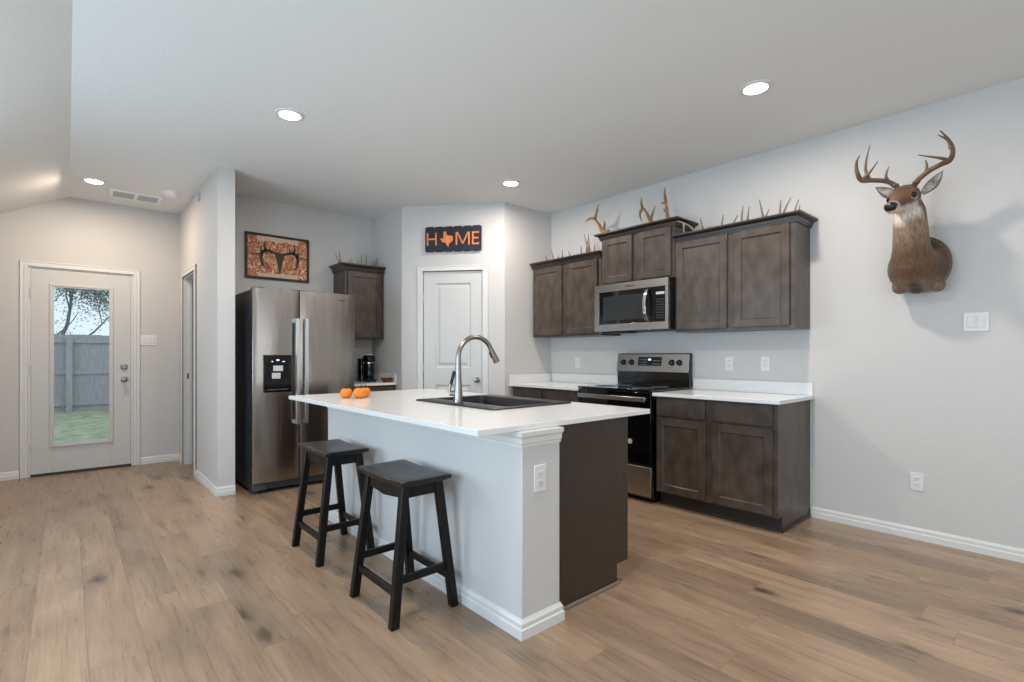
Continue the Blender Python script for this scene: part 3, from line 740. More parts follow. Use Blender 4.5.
P3 = [(0, .800), (.004, .800), (.005, .812), (.009, .817), (.009, .838), (.016, .847), (.017, .866), (0, .866)]
cm = MB()
cm.loft([[(IX0-p[0], IY0-p[0], p[1]) for p in P3], [(IX0-p[0], IY1, p[1]) for p in P3]])
cm.loft([[(IX0-p[0], IY0-p[0], p[1]) for p in P3], [(IX1+p[0]*.6, IY0-p[0], p[1]) for p in P3]])
cm.loft([[(IX1+p[0]*.6, IY0-p[0], p[1]) for p in P3], [(IX1+p[0]*.6, PY-.001, p[1]) for p in P3]])
part('cap_moulding', cm, 'trim', t, smooth=0)
m = MB().box(IX1+.001, PX1, PY, PY+.02, .105, IZ).box(IX1+.001, PXT, PY, PY+.02, 0, .105)
part('end_panel', m, 'panel', t, label='dark wood-grain end panel')
part('body', MB().box(IX1+.001, PX1-.009, PY+.021, IY1, .105, .66).box(IX1+.001, PXT, PY+.021, IY1, 0, .105).box(IX1+.001, 1.74, PY+.021, IY1, .66, IZ).box(PX1-.009, PX1-.001, PY+.021, IY1, .105, IZ).box(1.74, PX1-.009, PY+.021, 2.04, .66, IZ).box(1.74, PX1-.009, 2.90, IY1, .66, IZ), 'cab', t)
part('shoe_moulding', MB().box(IX1+.02, PXT+.012, PY-.013, PY-.001, 0, .018).box(PXT+.001, PXT+.012, PY, IY1, 0, .018), simple('tan_shoe_moulding', (128, 112, 98), .5), t, bevel=.003)
TI = TXP(PX1)
yy = PY+.03
for k, wd in enumerate((.40, .40, .40, .60)):
    a, b = yy+.012, yy+wd-.012; yy += wd
    if b > IY1: b = IY1-.02
    part('drawer', slab(TI, a, b, .715, .850), 'cab', t, bevel=.002)
    part('door', shaker(TI, a, b, .12, .695), 'cab', t, bevel=.0015)
outlet('white outlet on the near end of the island half wall', TYF(IY0), 1.537, .657, (1.537, IY0, .657))
# countertop with sink cut-out
cx0, cx1, cy0, cy1 = 1.210, 2.398, 1.576, 3.83
sx0, sx1, sy0, sy1 = 1.77, 2.229, 2.11, 2.85
t = thing('countertop', 'large white island countertop holding the black sink', 'countertop', (1.8, 2.6, CT))
m = MB(); O = [(cx0, cy0), (cx1, cy0), (cx1, cy1), (cx0, cy1)]; I = [(sx0, sy0), (sx1, sy0), (sx1, sy1), (sx0, sy1)]
vs = [(*p, z) for z in (IZ+.001, CZ+.002) for p in O+I]
fs = []
for k in range(4):
    j = (k+1) % 4
    fs += [(k, j, 4+j, 4+k), (8+k, 8+j, 12+j, 12+k), (k, j, 8+j, 8+k), (4+k, 4+j, 12+j, 12+k)]
m.add(vs, fs); part('slab', m, 'quartz', t, bevel=.002, smooth=0)
# sink
ZS = CZ+.002
t = thing('kitchen_sink', 'black drop-in sink set in the island countertop', 'sink', (2.04, 2.47, ZS))
def rr(x0, x1, y0, y1, r, z, n_=6):
    out = []
    for cx_, cy_, a0 in ((x1-r, y1-r, 0), (x0+r, y1-r, 90), (x0+r, y0+r, 180), (x1-r, y0+r, 270)):
        for k in range(n_+1):
            a = math.radians(a0+90*k/n_); out.append((cx_+r*math.cos(a), cy_+r*math.sin(a), z))
    return out
m = MB()
R_ = [rr(1.700, 2.330, 2.080, 2.885, .02, ZS+.0005), rr(1.700, 2.330, 2.080, 2.885, .02, ZS+.006), rr(1.706, 2.324, 2.086, 2.879, .02, ZS+.009),
      rr(1.832, 2.222, 2.123, 2.842, .03, ZS+.009), rr(1.836, 2.218, 2.127, 2.838, .03, ZS+.002), rr(1.841, 2.213, 2.132, 2.833, .035, .70), rr(1.87, 2.19, 2.16, 2.80, .03, .682)]
m.loft(R_, cap=False); n_ = len(R_[0]); m.f.append(tuple(range(len(m.v)-n_, len(m.v))))
inner = [rr(1.828, 2.226, 2.119, 2.846, .03, ZS+.0005), rr(1.830, 2.224, 2.121, 2.844, .035, .675)]
m.loft(inner[::-1], cap=False)
part('basin', m, 'sink', t)
part('drain', MB().lathe([(.045, .684), (.045, .687), (.03, .687), (.028, .684)], (2.07, 2.47, 0)), 'nickel', t)
# faucet
fx, fyy, fz = 1.772, 2.500, ZS+.0095
t = thing('kitchen_faucet', 'tall stainless gooseneck faucet on the island sink', 'faucet', (fx, fyy, fz))
part('base', MB().lathe([(.030, 0), (.030, .006), (.026, .010), (.0255, .05), (.022, .10), (.0175, .20), (.0160, .27)], (fx, fyy, fz)), 'nickel', t)
pts = [(fx, fyy, fz+.258)]; R0 = .128
for k in range(21):
    a = math.pi-math.pi*.86*k/20
    pts.append((fx+R0+R0*math.cos(a), fyy-.01*k/20, fz+.270+R0*math.sin(a)))
part('spout', MB().tube(pts, .0150, 16), 'nickel', t)
e = Vector(pts[-1]); d = (Vector(pts[-1])-Vector(pts[-2])).normalized()
sh = part('spray_head', MB().tube([e-d*.005, e+d*.01, e+d*.05, e+d*.092, e+d*.095], [.0145, .0165, .0185, .0215, .018], 20), 'nickel', t)
part('spray_button', MB().tube([e+d*.02+Vector((-.019, 0, -.004)), e+d*.06+Vector((-.022, 0, -.004))], .006, 10), 'black', sh)
hb = Vector((fx-.020, fyy+.016, fz+.045))
hh = part('handle_joint', MB().tube([(fx, fyy, fz+.052), tuple(hb+Vector((-.018, .018, .012)))], [.017, .015], 16), 'nickel', t)
lv = hb+Vector((-.020, .018, .014))
part('lever', MB().tube([tuple(lv+Vector((0, 0, -.004))), tuple(lv+Vector((.002, -.002, .045))), tuple(lv+Vector((.006, -.005, .055)))], [.008, .008, .008], 12), 'nickel', hh)
part('lever_grip', MB().tube([tuple(lv+Vector((.006, -.005, .05))), tuple(lv+Vector((.022, -.018, .130)))], [.0090, .0105], 12), 'blackm', hh)

# mini pumpkins
def pumpkin(x, y, r, hgt, label, seed):
    t = thing('mini_pumpkin', label, 'pumpkin', (x, y, ZS), 'mini pumpkins on the island')
    m = MB(); rings = []; rn = random.Random(seed)
    for i in range(13):
        ph = math.pi*i/12; rad = math.sin(ph)**.75 if 0 < i < 12 else .02; z = -math.cos(ph)
        if z > .6: rad *= .95
        ring = []
        for k in range(48):
            a = 2*math.pi*k/48; rb = 1-.10*abs(math.cos(4.5*a))**6-.0
            zz = z*(1-.0)-(.28 if i == 12 else 0)*1-(.18 if i == 11 else 0)
            ring.append((x+r*rad*rb*math.cos(a), y+r*rad*rb*math.sin(a), ZS+hgt/2+zz*hgt/2))
        rings.append(ring)
    m.loft(rings); part('shell', m, 'pumpkin', t, smooth=60)
    part('stem', MB().tube([(x, y, ZS+hgt*.80), (x+.002, y, ZS+hgt*1.0), (x+.008, y-.004, ZS+hgt*1.18)], [.008, .006, .005], 8), 'stem', t)
pumpkin(1.440, 3.355, .041, .070, 'mini orange pumpkin leftmost of the three on the island', 1)
pumpkin(1.508, 3.285, .047, .074, 'largest mini orange pumpkin, in the middle of the three', 2)
pumpkin(1.572, 3.350, .040, .070, 'mini orange pumpkin at the back right of the three', 3)

# ================================================================ STOOLS
def stool(cx_, cy_, label):
    t = thing('saddle_stool', label, 'stool', (cx_, cy_, 0), 'black saddle-seat stools at the island')
    # saddle seat
    a, b = .132, .226; zt = .640; th = .030
    nx, ny = 8, 18; top = []; bot = []
    for j in range(ny+1):
        v = -1+2*j/ny
        for i in range(nx+1):
            u = -1+2*i/nx
            z = zt-.009*(1-v*v)-.003*(1-u*u)
            e = max(abs(u), 0)**10*.004+abs(v)**14*.004
            top.append((cx_+a*u, cy_+b*v, z-e)); bot.append((cx_+a*u*.985, cy_+b*v*.985, z-th+e*.5))
    m = MB(); vs = top+bot; n1 = len(top); fs = []
    for j in range(ny):
        for i in range(nx):
            q = j*(nx+1)+i; fs += [(q, q+1, q+nx+2, q+nx+1), (n1+q, n1+q+nx+1, n1+q+nx+2, n1+q+1)]
    edge = [i for i in range(nx+1)]+[j*(nx+1)+nx for j in range(1, ny+1)]+[ny*(nx+1)+i for i in range(nx-1, -1, -1)]+[j*(nx+1) for j in range(ny-1, 0, -1)]
    for k in range(len(edge)): p, q = edge[k], edge[(k+1) % len(edge)]; fs.append((p, q, n1+q, n1+p))
    m.add(vs, fs); part('seat', m, 'seat', t, bevel=.004, smooth=40)
    # legs splay outwards
    fxx, fyf = .157, .200; tx, ty = .088, .170; ztop = .600
    L_ = {}
    for sx in (-1, 1):
        for sy in (-1, 1):
            L_[sx, sy] = lambda z, sx=sx, sy=sy: (cx_+sx*(fxx+(tx-fxx)*z/ztop), cy_+sy*(fyf+(ty-fyf)*z/ztop), z)
            part('leg', MB().beam(L_[sx, sy](0), L_[sx, sy](ztop+.008), .040, .036, .038, .036), 'stool', t, bevel=.004)
    # aprons
    for sx in (-1, 1):
        p, q = L_[sx, -1](.565), L_[sx, 1](.565)
        part('apron', MB().loft([[(p[0]-.009, y, z0), (p[0]+.009, y, z0), (p[0]+.009-sx*.003, y, z1), (p[0]-.009-sx*.003, y, z1)] for y, z0, z1 in ((p[1]+.018, .548, .606), ((p[1]+q[1])/2, .532, .590), (q[1]-.018, .548, .606))]), 'stool', t, bevel=.002)
    for sy in (-1, 1):
        p, q = L_[-1, sy](.57), L_[1, sy](.57)
        part('apron', MB().box(p[0]+.018, q[0]-.018, p[1]-.009, p[1]+.009, .548, .606), 'stool', t, bevel=.002)
    # stretchers: low pair along Y, high pair along X
    for sx in (-1, 1):
        p, q = L_[sx, -1](.145), L_[sx, 1](.145)
        part('stretcher', MB().box(p[0]-.010, p[0]+.010, p[1]+.016, q[1]-.016, .128, .160), 'stool', t, bevel=.003)
    for sy in (-1, 1):
        p, q = L_[-1, sy](.20), L_[1, sy](.20)
        part('stretcher', MB().box(p[0]+.018, q[0]-.018, p[1]-.010, p[1]+.010, .180, .214), 'stool', t, bevel=.003)
stool(1.222, 2.185, 'black wooden saddle stool nearer the camera, at the island')
stool(1.226, 3.055, 'black wooden saddle stool nearer the refrigerator, at the island')

# ================================================================ COFFEE NOOK ITEMS
mx, my = 2.545, 5.33
t = thing('coffee_machine', 'black cylindrical capsule coffee machine on the nook counter', 'coffee machine', (mx, my, CZ))
part('body', MB().lathe([(.062, 0), (.064, .01), (.064, .19), (.060, .20), (.060, .001+.205)], (mx, my, CZ+.001)), 'black', t)
part('water_tank', MB().lathe([(.045, 0), (.045, .25), (.038, .26)], (mx-.05, my+.07, CZ+.001)), 'glassblk', t)
part('head', MB().lathe([(.058, .215), (.070, .225), (.072, .27), (.055, .295), (.02, .305)], (mx, my-.01, CZ)), 'black', t)
part('lid_band', MB().lathe([(.060, .206), (.066, .207), (.066, .216), (.060, .217)], (mx, my, CZ)), 'chrome', t)
part('top_button', MB().lathe([(.050, .296), (.044, .306), (.02, .312), (.002, .313)], (mx, my-.01, CZ)), 'grey', t)
part('drip_tray', MB().lathe([(.055, .001), (.055, .022), (.05, .024)], (mx, my-.075, CZ)), 'black', t)
part('cord', MB().tube([(mx-.07, my+.05, CZ+.02), (mx-.13, my+.02, CZ+.03), (mx-.19, my+.03, CZ+.07), (mx-.24, my+.08, CZ+.10)], .005, 8), 'blackm', t)
bx, by = 2.615, 5.03
t = thing('glass_bowl', 'low amber bowl beside the coffee machine', 'bowl', (bx, by, CZ))
part('bowl', MB().lathe([(.035, .001), (.045, .006), (.062, .030), (.068, .050), (.064, .050), (.058, .030), (.04, .010), (.002, .008)], (bx, by, CZ)), 'amber', t)
part('contents', MB().lathe([(.055, .028), (.052, .036), (.03, .042), (.002, .043)], (bx, by, CZ)), 'amber', t)

# ================================================================ PICTURE
t = thing('framed_picture', 'framed rust-coloured picture of an antlered skull above the refrigerator', 'picture', (1.653, 5.58, 1.97))
TP_ = TYF(5.578); p0, p1, q0, q1 = 1.338, 1.968, 1.970, 2.432; fw = .022
m = MB(TP_).box(p0, p1, q0, q0+fw, 0, .028).box(p0, p1, q1-fw, q1, 0, .028).box(p0, p0+fw, q0+fw, q1-fw, 0, .028).box(p1-fw, p1, q0+fw, q1-fw, 0, .028)
part('frame', m, 'frame', t, bevel=.002)
cv = part('canvas', MB(TP_).box(p0+fw, p1-fw, q0+fw, q1-fw, 0, .014), 'art', t)
cxp, czp = 1.670, 2.205
sk = [(-.038, .055), (-.02, .062), (0, .058), (.02, .062), (.038, .055), (.040, .03), (.030, .005), (.024, -.03), (.014, -.085), (.006, -.135), (-.006, -.135), (-.014, -.085), (-.024, -.03), (-.030, .005), (-.040, .03)]
m = MB(TP_).loft([[(cxp+a*1.15, czp-.02+b*1.1, .014) for a, b in sk], [(cxp+a*1.15, czp-.02+b*1.1, .016) for a, b in sk]])
def strip(pts, ws):
    for (a, b), (c_, d_), w0, w1 in zip(pts, pts[1:], ws, ws[1:]):
        v = Vector((c_-a, d_-b)); nrm = Vector((-v.y, v.x)).normalized(); e = v.normalized()*.002
        P_ = [(a-e.x+nrm.x*w0, b-e.y+nrm.y*w0), (c_+e.x+nrm.x*w1, d_+e.y+nrm.y*w1), (c_+e.x-nrm.x*w1, d_+e.y-nrm.y*w1), (a-e.x-nrm.x*w0, b-e.y-nrm.y*w0)]
        m.loft([[(cxp+p[0]*1.12, czp+p[1]*1.15, .014) for p in P_], [(cxp+p[0]*1.12, czp+p[1]*1.15, .0158) for p in P_]])
for s_ in (-1, 1):
    strip([(s_*.03, .03), (s_*.07, .045), (s_*.12, .055), (s_*.155, .03), (s_*.165, -.02), (s_*.150, -.075), (s_*.125, -.10)], [.010, .012, .014, .014, .012, .009, .003])
    strip([(s_*.125, .05), (s_*.135, .09), (s_*.125, .135)], [.011, .009, .003])
    strip([(s_*.155, .03), (s_*.165, .06), (s_*.160, .095)], [.009, .007, .002])
    strip([(s_*.085, .048), (s_*.090, .07), (s_*.085, .09)], [.007, .006, .002])
    strip([(s_*.155, .02), (s_*.20, .015), (s_*.255, .012)], [.006, .005, .003])
part('skull_silhouette', m, simple('picture_dark_ink', (40, 28, 28), .4), cv, smooth=0)

# ================================================================ HOME SIGN
t = thing('home_sign', 'charcoal plank sign reading HOME in orange above the pantry door', 'sign', tuple(PA+PU*.578+Vector((0, 0, 2.283))))
s0, s1, z0, z1 = .272, .884, 2.283, 2.552
m = MB(TPD); k = 0; nb = 6
rn = random.Random(5)
for k in range(nb):
    a = s0+(s1-s0)*k/nb; b = s0+(s1-s0)*(k+1)/nb; e = .012
    P_ = [(a+.001, z0+e*.9), (a+.018, z0), (b-.018, z0+rn.uniform(0, .004)), (b-.001, z0+e), (b-.001, z1-e), (b-.016, z1), (a+.016, z1-rn.uniform(0, .004)), (a+.001, z1-e)]
    m.loft([[(p[0], p[1], .012) for p in P_], [(p[0], p[1], .030) for p in P_]])
m.box(s0+.02, s1-.02, z0+.05, z0+.08, .001, .012).box(s0+.02, s1-.02, z1-.08, z1-.05, .001, .012)
brd = part('board', m, 'sign', t, smooth=0)
lh = .135; lb = 2.350; w3 = .033; ST = .017
def letter(name, polys):
    m = MB(TPD)
    for P_ in polys: m.loft([[(p[0], p[1], w3-.004) for p in P_], [(p[0], p[1], w3+.004) for p in P_]])
    part(name, m, 'orange', brd, smooth=0)
bxp = lambda a, b, c_, d_: [(a, c_), (b, c_), (b, d_), (a, d_)]
x = s0+.020
letter('letter', [bxp(x, x+ST, lb, lb+lh), bxp(x+.092, x+.092+ST, lb, lb+lh), bxp(x+ST, x+.092, lb+.060, lb+.077)])
x = s0+.336; wM = .152
letter('letter', [bxp(x, x+ST, lb, lb+lh), bxp(x+wM-ST, x+wM, lb, lb+lh), [(x+ST*.6, lb+lh), (x+ST*1.5, lb+lh), (x+wM/2+ST*.45, lb+.01), (x+wM/2-ST*.45, lb+.01)], [(x+wM-ST*1.5, lb+lh), (x+wM-ST*.6, lb+lh), (x+wM/2+ST*.45, lb+.01), (x+wM/2-ST*.45, lb+.01)]])
x = s0+.512
letter('letter', [bxp(x, x+ST, lb, lb+lh), bxp(x+ST, x+.076, lb, lb+.017), bxp(x+ST, x+.068, lb+.060, lb+.077), bxp(x+ST, x+.076, lb+lh-.017, lb+lh)])
tx = [(.30, 1.0), (.50, 1.0), (.50, .78), (.62, .72), (.80, .70), (.96, .68), (.98, .50), (1.0, .38), (.93, .30), (.78, .20), (.68, .10), (.66, -.08), (.55, -.02), (.46, .16), (.36, .26), (.26, .20), (.16, .32), (.06, .46), (0, .50), (.30, .52)]
bx0, bz0, sc_ = s0+.160, lb-.004, .148
letter('state_shape', [[(bx0+p[0]*sc_, bz0+p[1]*sc_) for p in tx]])

# ================================================================ ANTLERS
def smooth_path(pts, n=5):
    P_ = [Vector(p) for p in pts]; out = []
    P_ = [P_[0]*2-P_[1]]+P_+[P_[-1]*2-P_[-2]]
    for i in range(1, len(P_)-2):
        for k in range(n):
            u = k/n; a, b, c_, d_ = P_[i-1:i+3]
            out.append(.5*((2*b)+(-a+c_)*u+(2*a-5*b+4*c_-d_)*u*u+(-a+3*b-3*c_+d_)*u**3))
    out.append(P_[-2]); return out
def tine(mb, pts, r0, r1, n=10):
    q = smooth_path(pts); N_ = len(q)-1
    mb.tube(q, [r0+(r1-r0)*(k/N_)**1.3 for k in range(N_+1)], n)
def antler(label, beam, r, tines, mat='antlers', group=None, name='shed_antler'):
    lo = min(p[2] for p in beam)
    t = thing(name, label, 'antler', (beam[0][0], beam[0][1], lo-r), group)
    m = MB(); tine(m, beam, r, r*.45); m.ball(beam[0], r*1.35, 8, (1, .6, 1)); part('main_beam', m, mat, t)
    for p in tines:
        m = MB(); tine(m, p, r*.85, .003); part('tine', m, mat, t)
    return t
ZT = 2.186
G1 = 'shed antlers on top of the corner cabinet'; G2 = 'shed antlers on top of the cabinet nearest the deer'; G3 = 'shed antlers on top of the coffee nook cabinet'
def shed(label, y0, y1, tips, X=3.94, group=None, z=ZT, r=.012):
    # beam lies along the cabinet top from y0 to y1, tines rise to the given tips (y, z)
    beam = [(X+.03, y0, z+r*1.3), (X, (2*y0+y1)/3, z+r+.004), (X-.01, (y0+2*y1)/3, z+r+.006), (X+.02, y1, z+r+.015)]
    ts = []
    for yb, yt, zt in tips:
        ts.append([(X-.004, yb, z+r), (X-.012, yb+(yt-yb)*.3, z+(zt-z)*.45), (X, yt, zt)])
    antler(label, beam, r, ts, group=group)
shed('weathered shed antler at the far left of the corner cabinet top', 3.93, 3.72, [(3.85, 3.915, 2.275), (3.775, 3.824, 2.335)], group=G1, z=2.180)
shed('weathered shed antler second from the left on the corner cabinet top', 3.70, 3.50, [(3.648, 3.662, 2.304), (3.70, 3.725, 2.262), (3.53, 3.577, 2.28)], group=G1, z=2.180)
shed('taller shed antler in the bunch on the corner cabinet beside the raised cabinet', 3.44, 3.27, [(3.40, 3.419, 2.307), (3.306, 3.379, 2.423), (3.34, 3.33, 2.36)], X=3.96, group=G1, z=2.180, r=.012)
shed('shed antler leaning against the raised cabinet side on the corner cabinet', 3.27, 3.09, [(3.245, 3.274, 2.394), (3.18, 3.19, 2.285)], X=3.90, group=G1, z=2.180)
shed('small shed antler at the left end above the right upper cabinet', 2.14, 1.97, [(2.075, 2.107, 2.325), (2.03, 2.03, 2.24)], group=G2)
shed('shed antler with two short tines second from left above the right cabinet', 1.95, 1.81, [(1.92, 1.912, 2.312), (1.83, 1.799, 2.285)], group=G2)
shed('shed antler with a pair of curved upright tines above the right cabinet', 1.79, 1.67, [(1.762, 1.755, 2.35), (1.716, 1.708, 2.33)], group=G2)
shed('tall leaning shed antler mid-right above the right cabinet', 1.64, 1.53, [(1.597, 1.632, 2.367), (1.585, 1.563, 2.28)], group=G2, r=.012)
shed('shed antler with two spread tines near the right end above the right cabinet', 1.51, 1.40, [(1.481, 1.478, 2.331), (1.462, 1.408, 2.335)], group=G2)
shed('last shed antler at the right end above the right cabinet', 1.39, 1.34, [(1.378, 1.350, 2.30), (1.345, 1.343, 2.262)], X=3.92, group=G2, r=.009)
def shed_y(label, x0, x1, tips, Y=5.42, z=2.18, r=.009):
    beam = [(x0, Y+.02, z+r*1.3), ((2*x0+x1)/3, Y, z+r+.003), ((x0+2*x1)/3, Y-.01, z+r+.004), (x1, Y+.015, z+r+.010)]
    ts = [[(xb, Y-.003, z+r), (xb+(xt-xb)*.3, Y-.01, z+(zt-z)*.45), (xt, Y, zt)] for xb, xt, zt in tips]
    antler(label, beam, r, ts, group=G3)
shed_y('dark shed antler at the refrigerator end of the nook cabinet top', 2.24, 2.30, [(2.245, 2.205, 2.29), (2.255, 2.245, 2.335)])
shed_y('small hooked shed antler near the front left of the nook cabinet top', 2.33, 2.42, [(2.34, 2.385, 2.265), (2.36, 2.40, 2.235)])
shed_y('shed antler with two upright tines in the middle of the nook cabinet top', 2.47, 2.58, [(2.50, 2.505, 2.325), (2.55, 2.565, 2.345), (2.48, 2.46, 2.25)])
shed_y('shed antler at the pantry end of the nook cabinet top', 2.62, 2.69, [(2.63, 2.635, 2.27), (2.655, 2.67, 2.29), (2.675, 2.692, 2.315)])
# the large antlers on the raised cabinet above the microwave
ZM = 2.335
antler('large brown forked antler at the left end of the raised cabinet', [(3.86, 2.99, ZM+.02), (3.87, 3.075, ZM+.05), (3.89, 3.126, ZM+.122), (3.90, 3.188, ZM+.193)], .020,
       [[(3.90, 3.188, 2.538), (3.90, 3.165, 2.60), (3.90, 3.143, 2.667)], [(3.90, 3.183, 2.535), (3.90, 3.252, 2.545), (3.90, 3.316, 2.525)], [(3.88, 3.07, 2.40), (3.88, 3.055, 2.44), (3.88, 3.062, 2.485)]], 'antler', 'antlers on the raised cabinet')
antler('brown forked antler in the middle of the raised cabinet', [(3.88, 2.52, ZM+.018), (3.90, 2.563, ZM+.06), (3.90, 2.605, 2.475), (3.90, 2.647, 2.528)], .017,
       [[(3.90, 2.645, 2.522), (3.90, 2.656, 2.57), (3.90, 2.650, 2.612)], [(3.90, 2.555, 2.40), (3.90, 2.533, 2.458), (3.90, 2.510, 2.510)], [(3.90, 2.645, 2.52), (3.90, 2.670, 2.465), (3.90, 2.650, 2.395)]], 'antler', 'antlers on the raised cabinet')
antler('tall upright brown antler at the right end of the raised cabinet', [(3.90, 2.384, ZM+.018), (3.90, 2.393, 2.44), (3.90, 2.405, 2.53)], .018,
       [[(3.90, 2.405, 2.52), (3.90, 2.415, 2.59), (3.90, 2.411, 2.652)], [(3.90, 2.403, 2.51), (3.90, 2.43, 2.515), (3.90, 2.452, 2.528)], [(3.90, 2.40, 2.44), (3.90, 2.416, 2.448), (3.90, 2.424, 2.465)]], 'antler', 'antlers on the raised cabinet')
antler('pale bleached antler leaning beside the raised cabinet', [(4.00, 2.170, ZT+.015), (3.98, 2.185, 2.236), (3.93, 2.195, 2.268), (3.86, 2.210, 2.288), (3.80, 2.236, 2.302)], .012,
       [[(3.86, 2.210, 2.286), (3.865, 2.216, 2.25), (3.87, 2.222, 2.192)]], 'bone', None)

# ================================================================ DEER MOUNT
def ring3(c_, nrm, a, b, up=(0, 0, 1), n=28, sq=1.0):
    nrm = Vector(nrm).normalized(); side = Vector(up).cross(nrm).normalized(); u2 = nrm.cross(side).normalized(); c_ = Vector(c_)
    out = []
    for k in range(n):
        t_ = 2*math.pi*k/n; out.append(c_+side*a*math.cos(t_)+u2*b*math.sin(t_))
    return out
DC = Vector((WR, .69, 1.70))
t = thing('deer_mount', 'mounted whitetail deer head with wide antlers on the right wall', 'deer mount', tuple(DC))
body = MB()
Y0 = .690
body.loft([
    ring3((WR-.003, Y0-.004, 1.765), (-1, 0, 0), .145, .175),
    ring3((4.06, Y0, 1.762), (-1, 0, .02), .156, .180),
    ring3((4.00, Y0+.004, 1.742), (-1, 0, .12), .156, .168),
    ring3((3.945, Y0+.008, 1.740), (-1, 0, .45), .138, .142),
    ring3((3.905, Y0+.012, 1.785), (-.75, 0, .9), .112, .116),
    ring3((3.882, Y0+.014, 1.850), (-.4, 0, 1), .094, .104),
    ring3((3.866, Y0+.014, 1.925), (-.25, 0, 1), .088, .100),
    ring3((3.850, Y0+.014, 2.000), (-.25, 0, 1), .084, .098),
    ring3((3.832, Y0+.012, 2.070), (-.25, 0, 1), .076, .086),
    ring3((3.824, Y0+.010, 2.130), (-.25, 0, 1), .050, .058)])
# rounded leg stubs and brisket at the bottom edge
body.ball((3.985, Y0+.090, 1.622), .050, 12, (1.1, .85, .9)); body.ball((4.00, Y0-.092, 1.622), .050, 12, (1.1, .85, .9)); body.ball((3.97, Y0+.004, 1.612), .048, 12, (1.1, 1.2, .85))
# head
hp = Vector((3.842, .703, 2.156)); hn = Vector((3.590, .752, 2.052)); hd = (hn-hp).normalized(); HL = (hn-hp).length
hs = Vector((0, 0, 1)).cross(hd).normalized(); hu = hd.cross(hs).normalized()
HR = [(-.02, .024, .028, .005), (.0, .052, .056, .006), (.04, .073, .074, .004), (.085, .075, .074, .0), (.12, .066, .066, -.006), (.155, .049, .054, -.011), (.195, .040, .043, -.014), (.235, .037, .037, -.014), (.262, .034, .032, -.014), (.276, .018, .018, -.014)]
body.loft([ring3(hp+hd*s_+hu*o_, hd, a, b) for s_, a, b, o_ in HR])
for sg in (-1, 1):
    body.ball(tuple(hp+hd*.098+hs*sg*.048+hu*.032), .022, 10, (1, 1, .8))       # brow ridge
    body.ball(tuple(hp+hd*.045+hs*sg*.038+hu*.056), .019, 10)                    # pedicle
body.ball(tuple(hp+hd*.07-hu*.040), .040, 10)                                    # jaw
body.ball(tuple(hp+hd*.215-hu*.030), .020, 10)                                   # chin
tmp = part('body', body, 'fur', t, smooth=0)
rm = tmp.modifiers.new('r', 'REMESH'); rm.mode = 'VOXEL'; rm.voxel_size = .0055
sm = tmp.modifiers.new('s', 'SMOOTH'); sm.factor = .5; sm.iterations = 6
bpy.context.view_layer.update()
me = bpy.data.meshes.new_from_object(tmp.evaluated_get(bpy.context.evaluated_depsgraph_get()))
tmp.modifiers.clear(); tmp.data = me; me.shade_smooth()
if not me.materials: me.materials.append(M['fur'])
ca = me.color_attributes.new('fur', 'FLOAT_COLOR', 'POINT')
brown = Vector(lin((98, 69, 46))[:3]); dark = Vector(lin((66, 40, 24))[:3]); white = Vector(lin((214, 200, 184))[:3]); rust = Vector(lin((112, 68, 38))[:3]); tan = Vector(lin((136, 112, 90))[:3]); blk = Vector(lin((40, 30, 24))[:3])
ss = lambda e0, e1, x: (lambda u: u*u*(3-2*u))(min(1, max(0, (x-e0)/(e1-e0))))
def fur(p):
    c_ = brown.lerp(tan, ss(1.78, 1.95, p.z)*ss(3.90, 3.80, p.x))
    side = abs(p.y-Y0); c_ = c_.lerp(dark, max(ss(3.93, 4.05, p.x), ss(.07, .14, side)*ss(1.9, 1.8, p.z))*.85)
    c_ = c_.lerp(tan, ss(1.68, 1.60, p.z)*ss(4.1, 3.98, p.x)*.7)
    c_ = c_.lerp(blk, (1-ss(.012, .045, side))*ss(1.665, 1.60, p.z)*.85)
    q = p-hp; s_ = q.dot(hd); sd = q.dot(hs); uu = q.dot(hu)
    if p.z > 1.98:
        hw_ = ss(1.98, 2.04, p.z)
        hc = rust.lerp(brown, ss(.03, .0, uu))
        hc = hc.lerp(dark, ss(.045, .06, uu)*.6*(1-ss(.10, .14, s_)))
        mo = .5+.5*math.sin(p.y*310+math.sin(p.z*270)*2.2)*math.sin(p.z*350+p.x*210)
        hc = hc.lerp(dark, .45*mo*ss(-.03, .02, uu))
        hc = hc.lerp(blk, ss(.02, .0, abs(sd))*ss(.035, .055, uu)*.35)
        # eye ring, muzzle and throat patches
        for sg in (-1, 1):
            dd = (q-(hd*.106+hs*sg*.060+hu*.010)).length; hc = hc.lerp(white, (1-ss(.018, .032, dd))*.35)
        hc = hc.lerp(white, (1-ss(-.012, .012, uu+.024))*ss(.05, .10, s_)*.9)
        hc = hc.lerp(blk*1.6, ss(.19, .225, s_)*(1-ss(.238, .245, s_))*.5*ss(-.02, 0, uu))
        hc = hc.lerp(white, ss(.222, .238, s_)*.7)
        c_ = c_.lerp(hc, hw_)
    # white throat bib
    dth = Vector((p.x-3.79, (p.y-(Y0+.035))*.8, (p.z-2.015)*.8)).length
    c_ = c_.lerp(white, (1-ss(.030, .062, dth))*.85)
    return c_
for i, v in enumerate(me.vertices):
    cc = fur(v.co+DC); ca.data[i].color = (cc.x, cc.y, cc.z, 1)
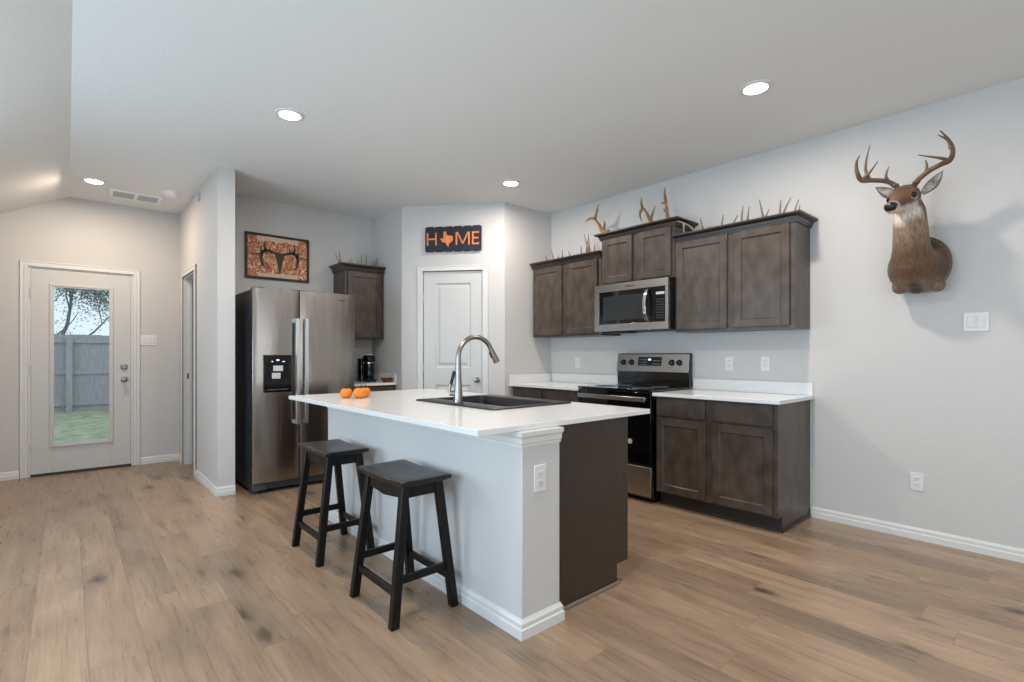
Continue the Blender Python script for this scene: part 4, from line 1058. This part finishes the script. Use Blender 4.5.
# nose, eyes, ears
nb = hp+hd*.266-hu*.004
m = MB(); m.loft([ring3(nb+hd*s_, hd, a, b) for s_, a, b in ((-.030, .022, .020), (-.014, .033, .028), (.004, .033, .028), (.014, .024, .019), (.018, .006, .005))])
part('nose', m, 'nose', t)
for sg in (-1, 1):
    e_ = hp+hd*.110+hs*sg*.060+hu*.016
    part('eye', MB().ball(tuple(e_), .0185, 12), 'eye', t, smooth=60)
def ear(base, tip, facing, wd=.036):
    base = Vector(base); tip = Vector(tip); ax = tip-base; L_ = ax.length; ax.normalize()
    f_ = Vector(facing); f_ = (f_-ax*f_.dot(ax)).normalized(); sd_ = ax.cross(f_)
    o = MB(); inn = MB(); ro, ri = [], []
    for k in range(11):
        u = k/10; w_ = wd*(.35+.65*math.sin(min(1, u*1.9)*math.pi/2))*(1-u**3.2)+.001; cpt = base+ax*L_*u-f_*(.012*math.sin(math.pi*u))
        A = []; B = []
        for j in range(9):
            a = math.radians(-105+210*j/8)
            A.append(cpt+sd_*w_*math.sin(a)*.95-f_*w_*(math.cos(a)*.55)); B.append(cpt+sd_*(w_-.003)*math.sin(a)*.9-f_*((w_)*(math.cos(a)*.55)-.003))
        ro.append(A+B[::-1]); ri.append([p_+f_*.0008 for p_ in B]+[p_+f_*.0018 for p_ in B[::-1]])
    o.loft(ro); e_ = part('ear', o, simple('ear_fur', (120, 100, 82), .8), t, smooth=60)
    inn.loft(ri); part('inner_ear', inn, simple('inner_ear_fur', (224, 214, 204), .85, rgb2=(128, 112, 100), vscale=34), e_, smooth=60)
ear((3.822, .640, 2.150), (3.82, .545, 2.262), (-1, .1, .15)); ear((3.822, .748, 2.155), (3.80, .868, 2.240), (-1, -.1, .1))
AD = [
 ('right', [(3.805, .676, 2.200), (3.79, .652, 2.232), (3.76, .596, 2.262), (3.73, .540, 2.275), (3.70, .498, 2.279), (3.66, .480, 2.319), (3.62, .491, 2.366), (3.58, .523, 2.417)],
  [[(3.65, .486, 2.325), (3.645, .500, 2.375), (3.62, .538, 2.410)], [(3.70, .500, 2.278), (3.68, .545, 2.300), (3.64, .629, 2.330)], [(3.77, .614, 2.250), (3.765, .610, 2.295), (3.77, .616, 2.331)]]),
 ('left', [(3.805, .752, 2.205), (3.79, .778, 2.238), (3.76, .812, 2.257), (3.72, .867, 2.266), (3.68, .914, 2.271), (3.64, .927, 2.326), (3.61, .918, 2.372), (3.59, .897, 2.394)],
  [[(3.71, .875, 2.266), (3.71, .897, 2.330), (3.71, .893, 2.400), (3.70, .872, 2.480)], [(3.68, .910, 2.272), (3.66, .863, 2.302), (3.64, .818, 2.350)], [(3.77, .795, 2.248), (3.765, .806, 2.290), (3.77, .792, 2.342)]])]
for nm, bmp, tn in AD:
    m = MB(); q = smooth_path(bmp); N_ = len(q)-1
    m.tube(q, [(.0140 if k/N_ < .6 else .0140-(k/N_-.6)/.4*.0112) for k in range(N_+1)], 12); m.ball(tuple(q[3]), .020, 8, (1, 1, .7))
    a_ = part('antler', m, 'antlerd', t)
    for p in tn:
        m = MB(); tine(m, p, .0105, .0025); part('tine', m, 'antlerd', a_)
